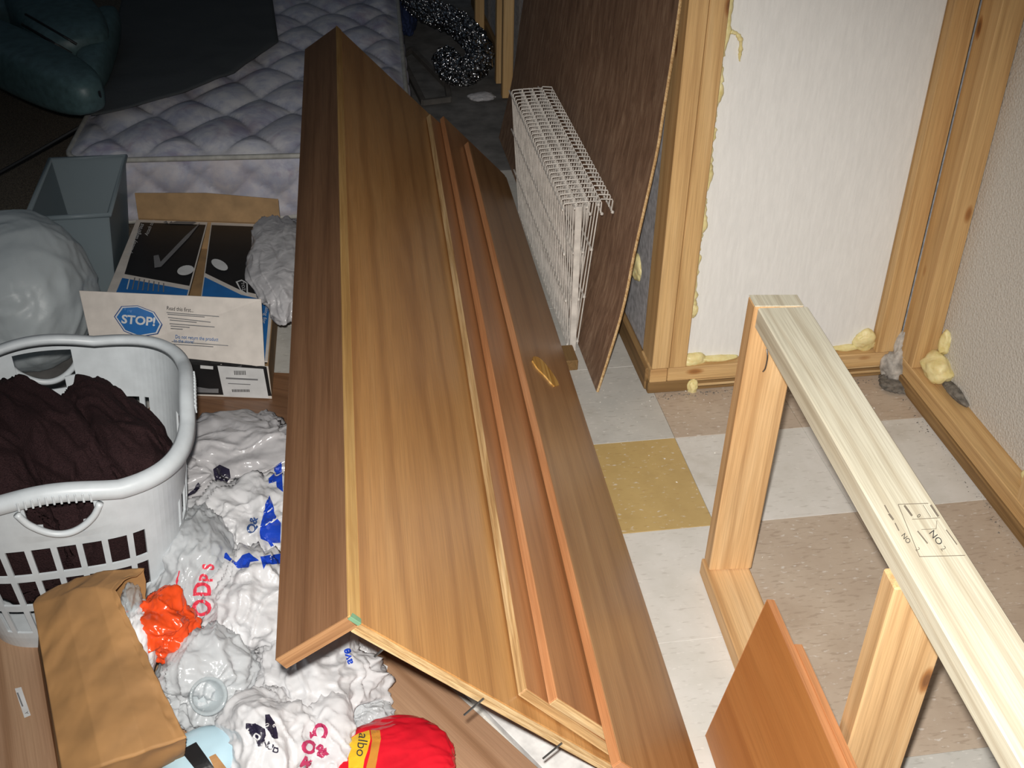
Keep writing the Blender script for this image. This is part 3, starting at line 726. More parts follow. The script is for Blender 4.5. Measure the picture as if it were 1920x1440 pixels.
# smoky plastic film spread over the mattress
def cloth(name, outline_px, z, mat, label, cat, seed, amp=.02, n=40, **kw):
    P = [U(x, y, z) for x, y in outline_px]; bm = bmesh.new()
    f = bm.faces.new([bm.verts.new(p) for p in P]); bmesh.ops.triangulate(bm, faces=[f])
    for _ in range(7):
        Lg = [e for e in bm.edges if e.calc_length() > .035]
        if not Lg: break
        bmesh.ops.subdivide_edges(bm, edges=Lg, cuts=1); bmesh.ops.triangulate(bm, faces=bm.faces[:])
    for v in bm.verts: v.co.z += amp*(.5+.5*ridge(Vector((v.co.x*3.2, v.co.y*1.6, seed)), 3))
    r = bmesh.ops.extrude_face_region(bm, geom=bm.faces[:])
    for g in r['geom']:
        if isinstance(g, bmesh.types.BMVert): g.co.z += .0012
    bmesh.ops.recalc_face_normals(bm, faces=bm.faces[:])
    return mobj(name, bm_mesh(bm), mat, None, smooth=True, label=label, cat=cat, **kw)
cloth('plastic_film', [(172, 226), (228, 214), (345, 182), (440, 146), (523, 85), (508, -20), (330, -30), (236, -20), (215, 60), (196, 140)], Hm+.055, M['sheet_dark'], 'dark smoky plastic film spread across the mattress', 'plastic sheet', 3.3)

# ------------------------------------------------------------------ teal recliner at the back left
def pad(name, parent, p0, p1, r, mat, zs=1.0, e=(.55, .6)):
    p0, p1 = Vector(p0), Vector(p1); y = (p1-p0).normalized(); x = y.cross(Vector((0, 0, 1))).normalized(); z = x.cross(y)
    me = superquad((r, (p1-p0).length/2, r*zs), e, 28, 18); Mx = frame((p0+p1)/2, x, y, z)
    return mobj(name, me, mat, parent, Mx, smooth=True)
bx = U(60, 120, .30)
rc = thing('recliner', (bx.x-.25, bx.y+.25, .011), 'teal leather recliner standing beside the mattress', 'armchair')
arm = pad('armrest', rc, U(-120, 40, .34), U(178, 186, .34), .095, M['teal'], .8, (.5, .7))
mobj('piping', tube_me([(.0, .0, .0)]*0 or [U(186, 172, .36), U(190, 190, .32), U(178, 208, .28)], .004, 6), M['black'], arm)
bk = pad('backrest', rc, U(40, -50, .36), U(150, 96, .36), .135, M['teal'], .55, (.45, .5))
bvk = world_bvh([bk])
for k in range(4):
    pts = []
    for t in range(13):
        px, py = 30+6*k+(84+4*k)*t/12, 84-19*k+(50+2*k)*t/12
        h_, n_, _, _ = bvk.ray_cast(CAM, ray(px, py))
        if h_: pts.append(h_)
    if len(pts) > 4: mobj('seam', tube_me(pts, .0045, 6), M['black'], bk)
pad('side_bolster', rc, U(160, 170, .30), U(206, 22, .36), .055, M['teal'], 1.0, (.7, .7))
pad('seat', rc, U(-90, -20, .33), U(40, 40, .33), .16, M['teal'], .5, (.45, .5))
sb = U(-110, 60, .2)
box('base', (sb.x-.28, sb.y-.02, .011), (sb.x+.22, sb.y+.62, .24), M['black'], rc, .01)
mobj('lever', tube_me([U(-20, 335, .10), U(60, 290, .14), U(150, 238, .2)], .006, 6), M['black'], rc)

# ------------------------------------------------------------------ flexible foil duct and clutter at the back
path = catmull([U(760, -10, .12), U(800, 18, .15), U(850, 40, .15), U(885, 70, .14), U(900, 105, .11), U(880, 132, .085), U(850, 132, .08), U(836, 112, .085)], 24)
R = [.050*(1+.12*math.sin(i*2.1)) for i in range(len(path))]
me = tube_me(path, .05, 22, True, R)
for v in me.vertices: v.co += Vector((noise.noise(v.co*55), noise.noise(v.co*55+Vector((7, 0, 0))), noise.noise(v.co*55+Vector((0, 7, 0)))))*.010
mobj('foil_duct', me, M['foil'], None, label='coiled shiny flexible foil duct at the back by the studs', cat='duct')
def frame_thing(name, pts, r, mat, label, cat):
    c = sum(pts, Vector())/len(pts); root = thing(name, (c.x, c.y, 0), label, cat)
    for i in range(len(pts)):
        a, b = pts[i], pts[(i+1) % len(pts)]; d = (b-a).normalized()
        n = Vector((0, 0, 1)); x = d.cross(n).normalized(); n = x.cross(d)
        mobj('rail', box_me(r*2, (b-a).length+r, r*2.2, .002), mat, root, frame((a+b)/2, x, d, n))
    return root
frame_thing('dark_frame', [U(748, 108, .03), U(762, 128, .02), U(794, 192, .012), U(842, 186, .012), U(838, 160, .014), U(772, 92, .03)], .010, M['grey_frame'], 'dark grey plastic frame lying on the floor by the foil duct', 'frame')
mobj('navy_bag', crumple(U(754, 24, .06), (.055, .18, .075), 41, .25, 1.8, 5, .002), M['navy'], None, smooth=True, label='dark navy fabric bag slumped beside the mattress', cat='bag')
mobj('rag', crumple(U(903, 181, .012), (.045, .03, .012), 42, .3, 2, 4, .001), M['bag_grey'], None, smooth=True, label='small pale rag on the floor near the foil duct', cat='rag')

# ------------------------------------------------------------------ white trash bag and translucent tote behind the basket
tb_c = U(30, 552, .15)
mobj('trash_bag', crumple(tb_c, (.172, .215, .185), 51, .05, 1.5, 6, .011, 3, lump=.12, fold=.07), M['trash'], None, smooth=True, label='bulging frosted white trash bag behind the laundry basket', cat='bag')
def tote():
    A = [U(100, 398, .25), U(262, 374, .25)]
    x0, x1, y0, y1 = -1.50, -1.296, .80, 1.18; root = thing('storage_tote', ((x0+x1)/2, (y0+y1)/2, .011), 'translucent grey plastic storage tote between the trash bag and the mattress', 'tote')
    t = .004; h = .25; zb = .012; ins = .025
    bm = bmesh.new(); o = []; 
    for z, i in ((zb, ins), (h, 0)):
        o.append([bm.verts.new(p) for p in ((x0+i, y0+i, z), (x1-i, y0+i, z), (x1-i, y1-i, z), (x0+i, y1-i, z))])
        o.append([bm.verts.new(p) for p in ((x0+i+t, y0+i+t, z+(t if z == zb else 0)), (x1-i-t, y0+i+t, z+(t if z == zb else 0)), (x1-i-t, y1-i-t, z+(t if z == zb else 0)), (x0+i+t, y1-i-t, z+(t if z == zb else 0)))])
    ob, ib, ot, it = o
    for k in range(4):
        j = (k+1) % 4; bm.faces.new((ob[k], ob[j], ot[j], ot[k])); bm.faces.new((ib[j], ib[k], it[k], it[j])); bm.faces.new((ot[k], ot[j], it[j], it[k]))
    bm.faces.new(ob[::-1]); bm.faces.new(ib); bmesh.ops.recalc_face_normals(bm, faces=bm.faces[:])
    mobj('body', bm_mesh(bm), M['tote'], root)
    P = [(x0, y0, h), (x1, y0, h), (x1, y1, h), (x0, y1, h), (x0, y0, h)]
    mobj('rim', tube_me([Vector(p) for p in P], .007, 8), M['tote'], root, smooth=True)
tote()

# ------------------------------------------------------------------ open cardboard box with printed flaps
def carton():
    z0, zt = .0155, .105
    fl0, fr0 = U(190, 735, z0), U(510, 748, z0)                     # front bottom corners
    x = (fr0-fl0).normalized(); x.z = 0; x.normalize(); y = Vector((.035, .9994, 0)); Wd = (fr0-fl0).length
    dp = .74; up = Vector((0, 0, 1)); th = .004
    root = thing('cardboard_box', fl0+x*Wd/2+y*dp/2, 'long open cardboard box with black and blue printed flaps and a STOP notice', 'box')
    def q(a, b, z): return fl0+x*a+y*b+up*(z-z0)
    fp = prism('front_panel', [q(0, 0, z0), q(0, 0, zt), q(Wd, 0, zt), q(Wd, 0, z0)], -y, th, M['card_white'], root, x, .0008)
    prism('side_panel', [q(Wd, th, z0), q(Wd, th, zt), q(Wd, dp-th, zt), q(Wd, dp-th, z0)], x, th, M['card'], root, y, .0008)
    prism('side_panel', [q(0, th, z0), q(0, th, zt), q(0, dp-th, zt), q(0, dp-th, z0)], -x, th, M['card'], root, y, .0008)
    prism('back_panel', [q(0, dp, z0), q(0, dp, zt), q(Wd, dp, zt), q(Wd, dp, z0)], y, th, M['card'], root, x, .0008)
    prism('bottom_panel', [q(th, th, z0+th), q(Wd-th, th, z0+th), q(Wd-th, dp-th, z0+th), q(th, dp-th, z0+th)], up, th, M['card'], root, y, .0005)
    # front flap standing up, leaning back a little
    hy = y*.02
    tl, tr = H(148, 545, q(0, .012, zt), (y*.93-up*.28).normalized()), H(490, 561, q(0, .012, zt), (y*.93-up*.28).normalized())
    ff = prism('front_flap', [q(.0, 0, zt+.001), tl, tr, q(Wd-.008, 0, zt+.001)], -(y*.93-up*.28), .003, M['card_white'], root, x, .0006)
    bf0, bf1 = H(270, 366, q(0, dp, zt), y), H(560, 388, q(0, dp, zt), y)
    bfl = prism('back_flap', [q(0, dp, zt+.001), q(0, dp+.01, zt+.075), q(Wd*.5, dp+.012, zt+.082), q(Wd, dp+.01, zt+.072), q(Wd, dp, zt+.001)], y, .003, M['card'], root, x, .0006)
    lf = prism('side_flap', [q(-.034, .02, zt+.002), q(-.004, dp-.01, zt+.002), q(Wd*.49, dp-.01, zt+.002), q(Wd*.44, .02, zt+.002)], up, .003, M['card_white'], root, y, .0006)
    rf = prism('side_flap', [q(Wd-.002, .02, zt+.002), q(Wd-.002, dp-.01, zt+.002), q(Wd*.515, dp-.01, zt+.002), q(Wd*.56, .02, zt+.002)], up, .003, M['card_white'], root, y, .0006)
    ins = mobj('packing_foam', crumple(q(Wd*.48, .19, .065), (.05, .17, .035), 61, .15, 2, 4, .02), M['paper'], root, smooth=True)
    Z = lambda a, b: (200+a*.1875, 370+b*.1875)
    # left flap prints
    LFc = [q(-.034, .02, zt+.002), q(-.004, dp-.01, zt+.002), q(Wd*.49, dp-.01, zt+.002), q(Wd*.44, .02, zt+.002)]
    RFc = [q(Wd-.002, .02, zt+.002), q(Wd-.002, dp-.01, zt+.002), q(Wd*.515, dp-.01, zt+.002), q(Wd*.56, .02, zt+.002)]
    def ink(nm, C, uv, mat, par, off=.0004):
        return prism(nm, [(C[0].lerp(C[3], u)).lerp(C[1].lerp(C[2], u), v)+up*off for u, v in uv], up, .0004, mat, par, y, 0)
    ink('black_print', LFc, [(.13, .55), (.07, .975), (.985, .975), (.985, .48)], M['card_black'], lf)
    ink('blue_print', LFc, [(.10, .0), (.12, .52), (.985, .45), (.985, .0)], M['p_blue'], lf)
    ink('black_print', RFc, [(.04, .42), (.04, .975), (.985, .975), (.985, .58), (.45, .46)], M['card_black'], rf)
    ink('blue_print', RFc, [(.04, .0), (.04, .39), (.45, .43), (.985, .55), (.985, .0)], M['p_blue'], rf)
    poly_on([[Z(530, 150), Z(935, 165), Z(945, 235), Z(860, 275), Z(620, 270), Z(510, 240)]], M['p_grey'], lf, 'product_picture', off=.0018, tear=.06)
    poly_on([[Z(950, 245), Z(820, 410), Z(545, 700), Z(480, 710), Z(470, 590), Z(520, 580), Z(540, 650), Z(790, 390)]], M['p_grey'], lf, 'product_picture', off=.0018, tear=.06)
    poly_on([ell(*Z(790, 735), 16, 9, -12)], M['p_white'], lf, 'oval_badge', off=.0018)
    text_on('Repeatedly dangerous', Z(285, 430), 12, -66, M['p_white'], lf, off=.002, sx=.62); text_on('220', Z(430, 150), 11, -60, M['p_white'], lf, off=.002)
    text_on('Attach to one', Z(440, 290), 10, -66, M['p_white'], lf, off=.002, sx=.7)
    for k in range(8): poly_on([bar(*Z(235+48*k, 800+9*k), *Z(205+52*k, 925+4*k), 2.2)], M['p_white'] if k == 0 else M['p_grey'], lf, 'small_print', off=.002)
    # right flap prints
    poly_on([ell(*Z(1130, 680), 17, 8.5, 28)], M['p_white'], rf, 'oval_badge', off=.0018)
    poly_on([[Z(1290, 850), Z(1350, 828), Z(1410, 860), Z(1415, 985), Z(1340, 940)]], M['p_white'], rf, 'shield_badge', off=.0018)
    poly_on([[Z(1310, 855), Z(1352, 842), Z(1398, 868), Z(1400, 965), Z(1345, 930)]], M['card_black'], rf, 'shield_badge', off=.0022); text_on('TOZ', Z(1365, 900), 8, 80, M['p_white'], rf, off=.0026)
    text_on('using for', Z(1590, 1180), 10, 102, M['p_white'], rf, off=.0026)
    # front flap: STOP octagon and notice
    oc = [Z(85, 1195), Z(155, 1095), Z(310, 1088), Z(470, 1150), Z(548, 1270), Z(505, 1360), Z(320, 1390), Z(180, 1335)]
    poly_on([oc], M['p_white'], ff, 'stop_sign', off=.0012); cx, cy = sum(p[0] for p in oc)/8, sum(p[1] for p in oc)/8
    ring = [(cx+(a-cx)*1.05, cy+(b-cy)*1.05) for a, b in oc]; poly_on([ring], M['p_dblue'], ff, 'stop_sign', off=.0007)
    poly_on([[(cx+(a-cx)*.93, cy+(b-cy)*.93) for a, b in oc]], M['p_blue'], ff, 'stop_sign', off=.0017)
    text_on('STOP!', (cx, cy), 22, 5, M['p_white'], ff, off=.0022, sx=1.1, bold=.03)
    text_on('Read this first...', Z(735, 1120), 10.5, 5, M['ink'], ff, off=.0012, sx=.78)
    for k, (a, b, c, d) in enumerate([(600, 1150, 1125, 1192), (610, 1168, 980, 1196), (615, 1200, 1040, 1248), (630, 1225, 900, 1250), (630, 1262, 1080, 1296), (640, 1285, 830, 1300), (640, 1310, 760, 1318)]):
        poly_on([bar(*Z(a, b), *Z(c, d), 1.3)], M['p_grey'], ff, 'small_print', off=.0012)
    text_on('Do not return the product', (369, 634), 9.5, 4, M['p_blue'], ff, off=.0012, sx=.78); text_on('to the store!', (345, 640), 9.5, 4, M['p_blue'], ff, off=.0012, sx=.78)
    for k, (a, b, c, d) in enumerate([(322, 640, 428, 648), (324, 645, 400, 650)]): poly_on([bar(a, b, c, d, 1.2)], M['p_grey'], ff, 'small_print', off=.0012)
    # black band with shipping label
    poly_on([[(194, 655), (500, 688), (509, 742), (210, 735)]], M['card_black'], fp, 'black_print', targets=[fp, ff], tear=.06, maxe=16)
    poly_on([[(408, 685), (494, 691), (504, 746), (420, 742)]], M['p_white'], fp, 'shipping_label', targets=[fp, ff], off=.0018, tear=.06, maxe=16)
    for k in range(8): poly_on([bar(440+2.8*k, 694, 441+2.8*k, 702, 1.4)], M['ink'], fp, 'barcode_bar', targets=[fp, ff], off=.0024)
    for k in range(12): poly_on([bar(436+2.8*k, 729, 437+2.8*k, 734, 1.6)], M['ink'], fp, 'barcode_bar', targets=[fp, ff], off=.0024)
    for a, b, c, d, w_ in ((424, 708, 484, 711, 3), (428, 718, 470, 720, 1.5)): poly_on([bar(a, b, c, d, w_)], M['p_grey'], fp, 'small_print', targets=[fp, ff], off=.0024)
    poly_on([[(376, 684), (400, 686), (400, 692), (376, 690)]], M['p_white'], fp, 'small_label', targets=[fp, ff], off=.0018)
    poly_on([[(366, 724), (392, 728), (410, 728), (410, 736), (366, 735)]], M['p_grey'], fp, 'product_picture', targets=[fp, ff], off=.0018)
    return root, q, Wd, zt
cb, cq, CW, CZ = carton()
mobj('plastic_bag', crumple(U(522, 492, .17), (.078, .23, .056), 63, .08, 1.6, 6, CZ+.006, 3, lump=.25, fold=.2), M['bag_grey'], None, smooth=True, label='translucent white plastic bag lying on the open cardboard box', cat='bag')

# ------------------------------------------------------------------ laundry basket
def basket():
    c = Vector((-1.238, -.290, .0155)); rz = math.radians(4); Hb = .375
    root = thing('laundry_basket', c, 'pale plastic laundry basket with slotted sides and ribbed handles', 'laundry basket')
    Mb = Matrix.Translation(c) @ Matrix.Rotation(rz, 4, 'Z')
    A, B, n_ = .218, .228, 3.5
    def per(u, s=1.0, z=0):
        t = 2*math.pi*u; ct_, st_ = math.cos(t), math.sin(t); r = (abs(ct_)**n_+abs(st_)**n_)**(-1/n_)
        return Vector((A*s*r*ct_, B*s*r*st_, z))
    # equal-arc table
    N = 144; tab = [per(i/2000) for i in range(2001)]; acc = [0]
    for i in range(2000): acc.append(acc[-1]+(tab[i+1]-tab[i]).length)
    def arc(f):
        d = (f % 1)*acc[-1]; lo = 0; hi = 2000
        while hi-lo > 1:
            mid = (lo+hi)//2
            if acc[mid] <= d: lo = mid
            else: hi = mid
        return (lo+(d-acc[lo])/max(1e-9, acc[hi]-acc[lo]))/2000
    zs = [0, .03, .045, .105, .12, .18, .195, .255, .272, .295, .318, .34, .36, Hb]
    open_rows = {2, 4, 6}
    hc = [arc_i for arc_i in (round(N*.75)+2, round(N*.25)+4, round(N*.0)+2)]          # handles: near side, far side, right end
    def is_handle(i): return any(min((i-h) % N, (h-i) % N) <= 5 and not (i-h) % N == 999 for h in hc)
    def hump(i):
        return max(max(0, math.cos(min(min((i-h) % N, (h-i) % N)/9, 1)*math.pi/2)) for h in hc)
    bm = bmesh.new(); V = []
    for k, z in enumerate(zs):
        row = []
        for i in range(N):
            u = arc(i/N); s = .80+.20*(z/Hb)**.8; zz = z + (.014*hump(i) if k == len(zs)-1 else .008*hump(i) if k == len(zs)-2 else 0)
            if k in (9, 10): zz -= .012*hump(i)
            row.append(bm.verts.new(per(u, s, zz)))
        V.append(row)
    for k in range(len(zs)-1):
        for i in range(N):
            if k in open_rows and i % 4 in (0, 1, 2) and not (i % 36 in (14, 15, 16, 17, 18, 19, 20, 21)): continue
            if k in (9, 10, 11) and any(-w_ <= ((i-h+N//2) % N)-N//2 < w_ for h in hc for w_ in ({9: 3, 10: 5, 11: 5}[k],)): continue
            bm.faces.new((V[k][i], V[k][(i+1) % N], V[k+1][(i+1) % N], V[k+1][i]))
    cen = bm.verts.new((0, 0, 0))
    for i in range(N): bm.faces.new((cen, V[0][(i+1) % N], V[0][i]))
    bmesh.ops.recalc_face_normals(bm, faces=bm.faces[:])
    o = mobj('slotted_body', bm_mesh(bm), M['basket'], root, Mb)
    sm = o.modifiers.new('Solidify', 'SOLIDIFY'); sm.thickness = .004; sm.offset = 0
    prof = [(-.004, -.012), (-.004, .002), (.002, .006), (.014, .005), (.021, -.002), (.022, -.018), (.018, -.020), (.016, -.004), (.002, -.002)]
    bm = bmesh.new(); rows = []
    for i in range(N):
        u = arc(i/N); p = per(u); q = per(u, 1.05); nn = (q-p); nn = Vector((p.x, p.y, 0)); tn = (per(u+.0008)-per(u-.0008)).normalized(); nn = Vector((tn.y, -tn.x, 0))
        rows.append([bm.verts.new(p+nn*a+Vector((0, 0, Hb+.014*hump(i)+b))) for a, b in prof])
    for i in range(N):
        for k in range(len(prof)): bm.faces.new((rows[i][k], rows[i][(k+1) % len(prof)], rows[(i+1) % N][(k+1) % len(prof)], rows[(i+1) % N][k]))
    bmesh.ops.recalc_face_normals(bm, faces=bm.faces[:])
    mobj('rim', bm_mesh(bm), M['basket'], root, Mb, smooth=True)
    for h in hc:
        hp = thing_part = None
        for k in range(-5, 6):
            i = h+k; u = arc(i/N); p = per(u); tn = (per(u+.0008)-per(u-.0008)).normalized(); nn = Vector((tn.y, -tn.x, 0))
            mobj('grip_rib', box_me(.0035, .003, .018, .001), M['basket'], root, Mb @ frame(p+nn*.0225+Vector((0, 0, Hb+.014*hump(i)-.012)), tn, nn, (0, 0, 1)))
        pts = []
        for k in range(-6, 7):                                   # bowl-shaped lower lip of each hand hole
            u = arc((h+k)/N); p = per(u, .985); tn = (per(u+.0008)-per(u-.0008)).normalized(); nn = Vector((tn.y, -tn.x, 0))
            pts.append(p+nn*.008+Vector((0, 0, .345-.052*math.cos(k/6*math.pi/2)**.7)))
        mobj('hand_hole_lip', tube_me(catmull(pts, 3), .006, 8), M['basket'], root, Mb, smooth=True)
    return Mb, Hb
Mb, Hb = basket()
def towel(c, R, seed, rot, label):
    me = crumple(Mb @ Vector(c), R, seed, .16, 1.25, 6, .03, 3, lump=.3, power=.8, rot=rot, fold=.2); Mi = Mb.inverted()
    for v in me.vertices:                                       # the cloth stays inside the basket wall
        p = Mi @ v.co; s_ = .955*(.80+.20*(max(0, min(p.z, Hb))/Hb)**.8); a_, b_ = .218*s_-.006, .228*s_-.006
        r_ = ((abs(p.x)/a_)**3.5+(abs(p.y)/b_)**3.5)**(1/3.5)
        if r_ > 1: p.x /= r_; p.y /= r_
        p.z = min(p.z, Hb+.01+.02*(1-min(1, r_))); v.co = Mb @ p
    return mobj('towel', me, M['towel'], None, smooth=True, label=label, cat='towel', group='dark brown towels in the laundry basket')
towel((-.13, -.06, .235), (.080, .185, .135), 71, .62, 'dark brown towel bunched in the laundry basket, under the paler sliver of cloth')
towel((-.02, .01, .245), (.070, .215, .130), 75, .62, 'dark brown towel rolled along the middle of the laundry basket')
towel((.095, .03, .225), (.070, .185, .135), 78, .5, 'dark brown towel pressed against the right-hand side of the basket')
towel((.05, -.10, .17), (.15, .09, .15), 79, .1, 'dark brown towel pressed against the slotted near side of the basket')
mobj('cloth_scrap', crumple(U(12, 822, .345), (.018, .03, .008), 80, .2, 2, 4, .3), M['kraft'], None, smooth=True, label='small pale tan scrap of cloth among the towels', cat='cloth')

# ------------------------------------------------------------------ brown paper bag
def paper_bag():
    # cross-sections from the closed bottom (left) to the open mouth (right)
    root = thing('paper_bag', U(180, 1300, .016), 'crumpled brown paper grocery bag on its side, mouth open towards the plastic bags', 'bag')
    secs = [ # (far-top, near-top, near-bottom, far-bottom) per station
        (U(62, 1135, .20), U(118, 1455, .185), U(118, 1500, .03), U(70, 1215, .03)),
        (U(120, 1112, .235), U(190, 1432, .215), U(190, 1490, .025), U(130, 1230, .025)),
        (U(180, 1100, .26), U(270, 1408, .225), U(270, 1475, .022), U(200, 1235, .022)),
        (U(216, 1106, .265), U(350, 1386, .215), U(345, 1455, .022), U(275, 1250, .022)),
    ]
    fold = [U(75, 1120, .19), U(140, 1085, .225), U(215, 1068, .25), U(272, 1066, .245)]
    bm = bmesh.new(); rings = []
    dense = []
    K = 30
    ctrl = [[s[0], s[1], s[2], s[3], f] for s, f in zip(secs, fold)]
    for a in range(len(ctrl)-1):
        for t in range(K if a < len(ctrl)-2 else K+1):
            f = t/K; dense.append([p.lerp(q, f) for p, q in zip(ctrl[a], ctrl[a+1])])
    for si, s in enumerate(dense):
        loop = [s[0], s[1], s[2], s[3], s[4]]; ring = []
        for i in range(5):
            a, b = loop[i], loop[(i+1) % 5]; m_ = 64 if i == 0 else 24
            for k in range(m_): ring.append(a.lerp(b, k/m_))
        rings.append(ring)
    pf = facets(9, 15, 7, 46)
    cen0 = sum(rings[0], Vector())/len(rings[0])
    VV = []
    for si, ring in enumerate(rings):
        cc = sum(ring, Vector())/len(ring); row = []
        for p in ring:
            d = (p-cc).normalized(); am = .010+.006*(si/len(rings))
            pp = p + d*.017*pf(p+Vector((.02*noise.noise(p*9), .02*noise.noise(p*9+Vector((4, 0, 0))), 0))) + d*.010*noise.noise(p*8)
            if si > len(rings)-9: pp = pp + Vector((.002*noise.noise(p*90), 0, .004*noise.noise(p*60)))
            pp.z = max(pp.z, .017); row.append(bm.verts.new(pp))
        VV.append(row)
    n = len(VV[0])
    for i in range(len(VV)-1):
        for k in range(n): bm.faces.new((VV[i][k], VV[i][(k+1) % n], VV[i+1][(k+1) % n], VV[i+1][k]))
    cv = bm.verts.new(cen0)
    for k in range(n): bm.faces.new((cv, VV[0][k], VV[0][(k+1) % n]))
    bmesh.ops.recalc_face_normals(bm, faces=bm.faces[:])
    o = mobj('bag_body', bm_mesh(bm), M['kraft'], root, smooth=True)
    sm = o.modifiers.new('Solidify', 'SOLIDIFY'); sm.thickness = .0014; sm.offset = -1
    return root
paper_bag()
mobj('tissue_paper', crumple(U(258, 1210, .165), (.026, .07, .05), 83, .2, 2.2, 5, .03), M['paper'], None, smooth=True, label='white paper poking out of the brown paper bag', cat='paper')
mobj('clear_bag', crumple(U(246, 1150, .185), (.016, .045, .04), 85, .3, 2.2, 5, .03), M['clear'], None, smooth=True, label='clear plastic wrap in the mouth of the brown paper bag', cat='bag')

# ------------------------------------------------------------------ heap of plastic shopping bags
HEAP = 'plastic shopping bags heaped between the basket and the countertop'
def sbag(px, py, z, R, seed, mat, label, name='shopping_bag', amp=.10, freq=2.6, sub=6, lump=.3, rot=0, floor=.0172, shape=None, group=HEAP, fold=.5):
    return mobj(name, crumple(U(px, py, z), R, seed, amp, freq, sub, floor, 3, lump=lump, rot=rot, shape=shape, fold=fold), M[mat], None, smooth=True, label=label, cat='bag', group=group)
g1 = sbag(455, 868, .06, (.135, .115, .065), 101, 'bag_grey', 'greyish crumpled plastic bag with scraps of black print, behind the blue-printed bag')
g2 = sbag(468, 985, .075, (.105, .115, .075), 103, 'bag_white', 'white plastic bag with bold royal blue print against the front board')
g3 = sbag(362, 1075, .10, (.070, .115, .085), 105, 'bag_thin', 'tied white plastic bag with large red lettering', fold=.26)
g4 = sbag(478, 1140, .085, (.085, .095, .080), 107, 'bag_white', 'plain white plastic bag between the red-lettered bag and the front board')
g5 = sbag(380, 1285, .085, (.082, .072, .066), 109, 'bag_thin', 'thin white plastic bag holding a clear plastic cup beside the paper bag')
g6 = sbag(585, 1285, .06, (.10, .10, .062), 111, 'bag_white', 'plain white plastic bag under the corner of the front board')
g7 = sbag(505, 1390, .075, (.075, .085, .070), 113, 'bag_white', 'white plastic bag with black and white lettering beside the blue package', fold=.28)
g8 = sbag(596, 1388, .06, (.058, .078, .050), 115, 'bag_white', 'white plastic bag with magenta lettering beside the red glossy bag', fold=.28)
g9 = sbag(640, 1215, .045, (.055, .05, .035), 117, 'bag_white', 'small white plastic bag with blue letters under the countertop')
g10 = sbag(690, 1340, .035, (.030, .035, .02), 119, 'bag_thin', 'thin clear-white plastic bag end on the laminate board')
g11 = sbag(290, 1172, .165, (.050, .058, .046), 121, 'orange', 'crumpled bright orange plastic bag spilling from the paper bag', group='plastic shopping bags heaped between the basket and the countertop')
sp = lambda p: .12*math.copysign(abs(p.x)**.5, p.x)*p.x
g12 = sbag(732, 1428, .056, (.098, .080, .040), 123, 'redpl', 'red glossy snack bag with a yellow band on the laminate board', 'snack_bag', amp=.05, freq=1.5, lump=.1, fold=.09)
# tied necks
kn = U(345, 985, .16); mobj('knot', crumple(kn, (.016, .016, .016), 131, .4, 2, 4, 0), M['bag_thin'], g3, smooth=True)
for k in range(2): mobj('tie', tube_me([kn+Vector((.014*math.cos(t), .014*math.sin(t), .003*math.sin(3*t)+.004*k)) for t in [i*2*math.pi/16 for i in range(17)]], .0016, 6), M['bag_red'], g3)
# cup inside the thin bag
cupc = U(390, 1305, .142); cz = (CAM-cupc).normalized(); cz = (cz+Vector((.3, -.1, 0))).normalized(); cx = cz.cross(Vector((0, 0, 1))).normalized(); cy = cz.cross(cx)
bm = bmesh.new(); prev = None
for r_, h_ in ((.020, -.05), (.027, .0), (.030, .002), (.030, .005), (.026, .005), (.024, .0), (.017, -.046), (.001, -.046)):
    ring = [bm.verts.new((r_*math.cos(t), r_*math.sin(t), h_)) for t in [i*2*math.pi/28 for i in range(28)]]
    if prev:
        for i in range(28): bm.faces.new((prev[i], prev[(i+1) % 28], ring[(i+1) % 28], ring[i]))
    prev = ring
mobj('plastic_cup', bm_mesh(bm), M['clear'], None, frame(cupc, cx, cy, cz), smooth=True, label='clear plastic cup lying in the thin white bag', cat='cup')
# pale blue soft pack
a, b = U(310, 1478, .07), U(432, 1405, .08)
pk = thing('blue_package', (a+b)/2 - Vector((0, 0, .05)), 'pale blue rounded plastic package beside the paper bag', 'package')
body = pad('body', pk, a, b+(b-a)*.12, .052, M['paleblue'], .85, (.55, .9))
poly_on([[(338, 1408), (368, 1392), (402, 1440), (372, 1450)]], M['card_black'], body, 'dark_band', tear=.05); poly_on([[(392, 1420), (404, 1414), (424, 1440), (404, 1446)]], M['kraft'], body, 'picture_band', tear=.05)

# prints on the bags
Z7 = lambda a, b: (280+a*.29167, 760+b*.29167)
for P in ([(390, 895), (455, 900), (520, 980), (560, 1010), (600, 965), (640, 950), (705, 1000), (650, 1010), (640, 1045), (570, 1050), (530, 1010), (480, 985), (400, 960)],
          [(715, 975), (840, 955), (840, 1020), (750, 1025), (735, 1055)],
          [(770, 580), (795, 640), (805, 700), (845, 760), (845, 880), (790, 885), (815, 925), (790, 925), (760, 880), (715, 860), (705, 820), (720, 760), (745, 640)],
          [(850, 365), (860, 560), (820, 530), (815, 490), (770, 505), (765, 475), (800, 440), (800, 400)]):
    poly_on([[Z7(*p) for p in P]], M['bag_blue'], g2, 'blue_print', targets=[g1, g2, g4], maxe=6)
text_on('Q&', (474, 985), 21, -75, M['p_dblue'], g2, targets=[g1, g2], maxe=5, bold=.03)
for t_, at, sz in (('O', (380, 1140), 50), ('D', (381, 1105), 46), ('P', (388, 1084), 34), ('S', (391, 1063), 30)):
    text_on(t_, at, sz, -88, M['bag_red'], g3, targets=[g3, g4], maxe=6, sx=.8, bold=.035)
poly_on([bar(336, 1071, 330, 1098, 2.4)], M['bag_red'], g3, 'red_line', maxe=5); poly_on([bar(330, 1098, 314, 1127, 2.4)], M['bag_red'], g3, 'red_line', maxe=5)
